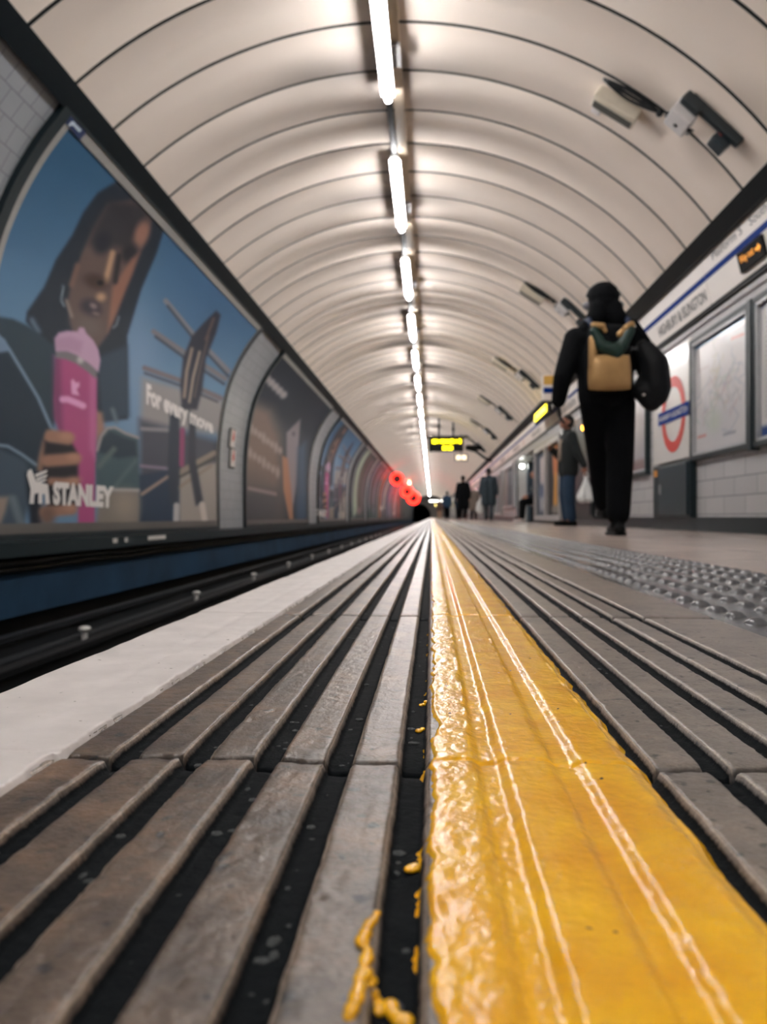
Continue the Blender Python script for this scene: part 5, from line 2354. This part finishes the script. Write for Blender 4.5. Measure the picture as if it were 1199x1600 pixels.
mb.ball((bx - .075, by2 - .085, .965), .011, 2, (1, .4, .8))
mb.build('white_mark', M_white, sb, smooth=True)
mb = MB()
for k in range(4):
    mb.box((bx - .16 + .016 * k, by2 - .045, 1.29), (.011, .006, .022 + .004 * (k % 2)))
mb.build('grey_lettering', mat('faint_grey', (84, 88, 92), 0.6), sb)

# ---------------------------------------------------------------- man in jeans with carrier bag
M_jean = mat('denim', (32, 56, 80), 0.85, vary=0.3, scale=8)
M_olive = mat('jacket_dark', (26, 32, 32), 0.85, vary=0.3, scale=6)
A = Fig('person', (2.05, 11.7, 0), PI / 2 + 0.15, 'person in dark jacket and blue jeans holding a white carrier bag', .95,
        wrR=V3(.10, .25, 1.22), elR=V3(.27, .06, 1.12), hdR=V3(-.6, .5, .3), elL=V3(-.26, -.07, 1.13), wrL=V3(-.30, -.16, .92), hdL=V3(0, -.05, -1), look=-.35, headrot=.15)
A.body(M_skin2, .009)
A.jacket(M_olive, hem=.86, rt=.135, rs=.066)
A.trousers(M_jean, .105, .088, .082)
A.shoes(M_leather, M_black)
A.hair(M_hair)
mb = MB()
A.cap(mb, V3(-.03, .125, 1.34), V3(.02, .135, 1.05), .028, .03)
mb.build('pale_shirt_front', mat('shirt_pale', (176, 158, 142), 0.8), A.t, smooth=True)
h = A.T(A.J['wrL'] + V3(0, -.02, -.10))
cb = thing('carrier_bag', (h.x, h.y, h.z - .42), 'crumpled white plastic carrier bag held by the person in jeans', 'bag')
mb = MB()
for k in range(7):
    a = random.uniform(0, 2 * PI)
    mb.cap(h + V3(.03 * math.cos(a), .03 * math.sin(a), -.20), h + V3(.07 * math.cos(a), .06 * math.sin(a), -.36 + random.uniform(-.02, .02)), .045, .075)
mb.cap(h + V3(0, 0, -.06), h + V3(0, 0, -.22), .022, .075)
M_bag = mat('carrier_plastic', (228, 230, 228), 0.35, vary=0.15, scale=12, bump=0.8, bscale=25)
remeshed('bag_body', mb, .012, M_bag, cb, 2)
for s in (-1, 1):
    mb = MB()
    mb.tube([h + V3(s * .02, 0, -.10), h + V3(s * .03, 0, -.04), h + V3(s * .01, 0, .012), h + V3(-s * .01, .0, .0)], .007, 7)
    mb.build('handle', M_bag, cb, smooth=True)

# ---------------------------------------------------------------- seated person at the passage
S = Fig('person', (2.74, 20.0, 0), PI / 2, 'seated person in dark clothes with pale shoes at the passage opening', 1.0,
        pelvis=V3(0, 0, .60), chest=V3(0, .03, .88), neck=V3(0, .06, 1.06), head=V3(0, .09, 1.23),
        shL=V3(-.19, .05, 1.01), elL=V3(-.25, .08, .76), wrL=V3(-.14, .27, .66), shR=V3(.19, .05, 1.01), elR=V3(.25, .08, .76), wrR=V3(.14, .27, .66),
        hipL=V3(-.09, .0, .56), knL=V3(-.11, .40, .52), anL=V3(-.11, .43, .085), hipR=V3(.09, 0, .56), knR=V3(.11, .40, .52), anR=V3(.11, .43, .085),
        toL=V3(-.12, .59, .035), toR=V3(.12, .59, .035), hdL=V3(.1, .9, -.3), hdR=V3(-.1, .9, -.3), look=-.3)
S.body(M_skin, .011)
S.jacket(mat('jacket_slate', (34, 42, 52), 0.85), hem=.95, rt=.12, rs=.064, voxel=.018)
S.trousers(M_cloth_black, .10, .085, .072, .018)
S.shoes(mat('shoe_pale', (206, 196, 192), 0.5), M_white)
S.hair(M_hair)

# ---------------------------------------------------------------- figures further off
def distant(loc, face, label, coat, trou, hem, sc_=1.0, shoe=M_leather, long=False, hairm=M_hair, skin=M_skin, voxel=.016, **pose):
    p = Fig('person', loc, face, label, sc_, **pose)
    p.body(skin, voxel * .75)
    p.jacket(coat, hem=hem, rt=.14, rs=.068, voxel=voxel, name='coat', flare=.18)
    p.trousers(trou, .10, .085, .075, voxel)
    p.shoes(shoe)
    p.hair(hairm, long)
    return p


STEP = dict(knL=V3(-.09, .14, .52), anL=V3(-.09, .18, .10), toL=V3(-.1, .34, .06), knR=V3(.09, -.02, .5), anR=V3(.09, -.16, .12), toR=V3(.1, 0, .035))
distant((1.2, 29.6, 0), 0.1, 'distant person in a long black coat walking away, right of the yellow line', M_cloth_black, M_cloth_black2, .55, .98, mat('shoe_maroon', (90, 40, 40), .5), **STEP)
g = distant((1.88, 25.6, 0), -0.1, 'distant person in a slate grey coat walking away beside the right wall', mat('coat_slate', (58, 70, 78), .9, vary=.3), mat('trouser_grey', (70, 78, 84), .9), .62, 1.0, M_leather, **STEP)
h = g.T(g.J['wrL'] + V3(0, 0, -.10))
b2 = thing('carrier_bag', (h.x, h.y, h.z - .5), 'pale carrier bag hanging from the hand of the distant person in slate grey', 'bag')
mb = MB()
mb.cap(h + V3(-.06, -.1, -.2), h + V3(-.06, -.1, -.42), .08, .12)
mb.cap(h + V3(0, -.02, -.02), h + V3(-.06, -.1, -.2), .025, .07)
remeshed('bag_body', mb, .02, M_bag, b2, 2)
mb = MB()
mb.tube([h + V3(.03, 0, -.06), h + V3(-.02, 0, .0), h + V3(.02, 0, .03), h + V3(.05, 0, -.08)], .009, 7)
mb.build('handle', M_bag, b2, smooth=True)
distant((1.95, 36, 0), 0.0, 'distant person in a beige coat, between the black and slate coats', mat('coat_beige', (128, 116, 106), .9), M_cloth_black2, .6, .92, hairm=mat('hair_pale', (200, 190, 180), .6), voxel=.02)
distant((1.55, 44, 0), PI * .9, 'faraway person in a dark blue coat right of the black coat', mat('coat_blue', (36, 52, 66), .9), M_cloth_black2, .7, 1.0, voxel=.022)
distant((.95, 48, 0), 0, 'faraway person in a blue jacket left of the black coat', mat('jacket_blue', (36, 66, 92), .9), M_cloth_black2, .85, .98, voxel=.022)
distant((.62, 62, 0), 0, 'faraway person with bare pale legs below the yellow lamp', mat('coat_brownish', (96, 80, 72), .9), mat('trouser_tan', (170, 140, 118), .9), .8, .95, voxel=.026)
distant((1.25, 66, 0), .3, 'faraway tiny person in dark clothes at the end of the platform', M_cloth_black, M_cloth_black2, .8, 1.0, voxel=.026)
distant((2.05, 52, 0), 0.0, 'faraway person in a grey coat close to the right wall', mat('coat_grey', (96, 98, 102), .9), M_cloth_black2, .6, .95, voxel=.024)
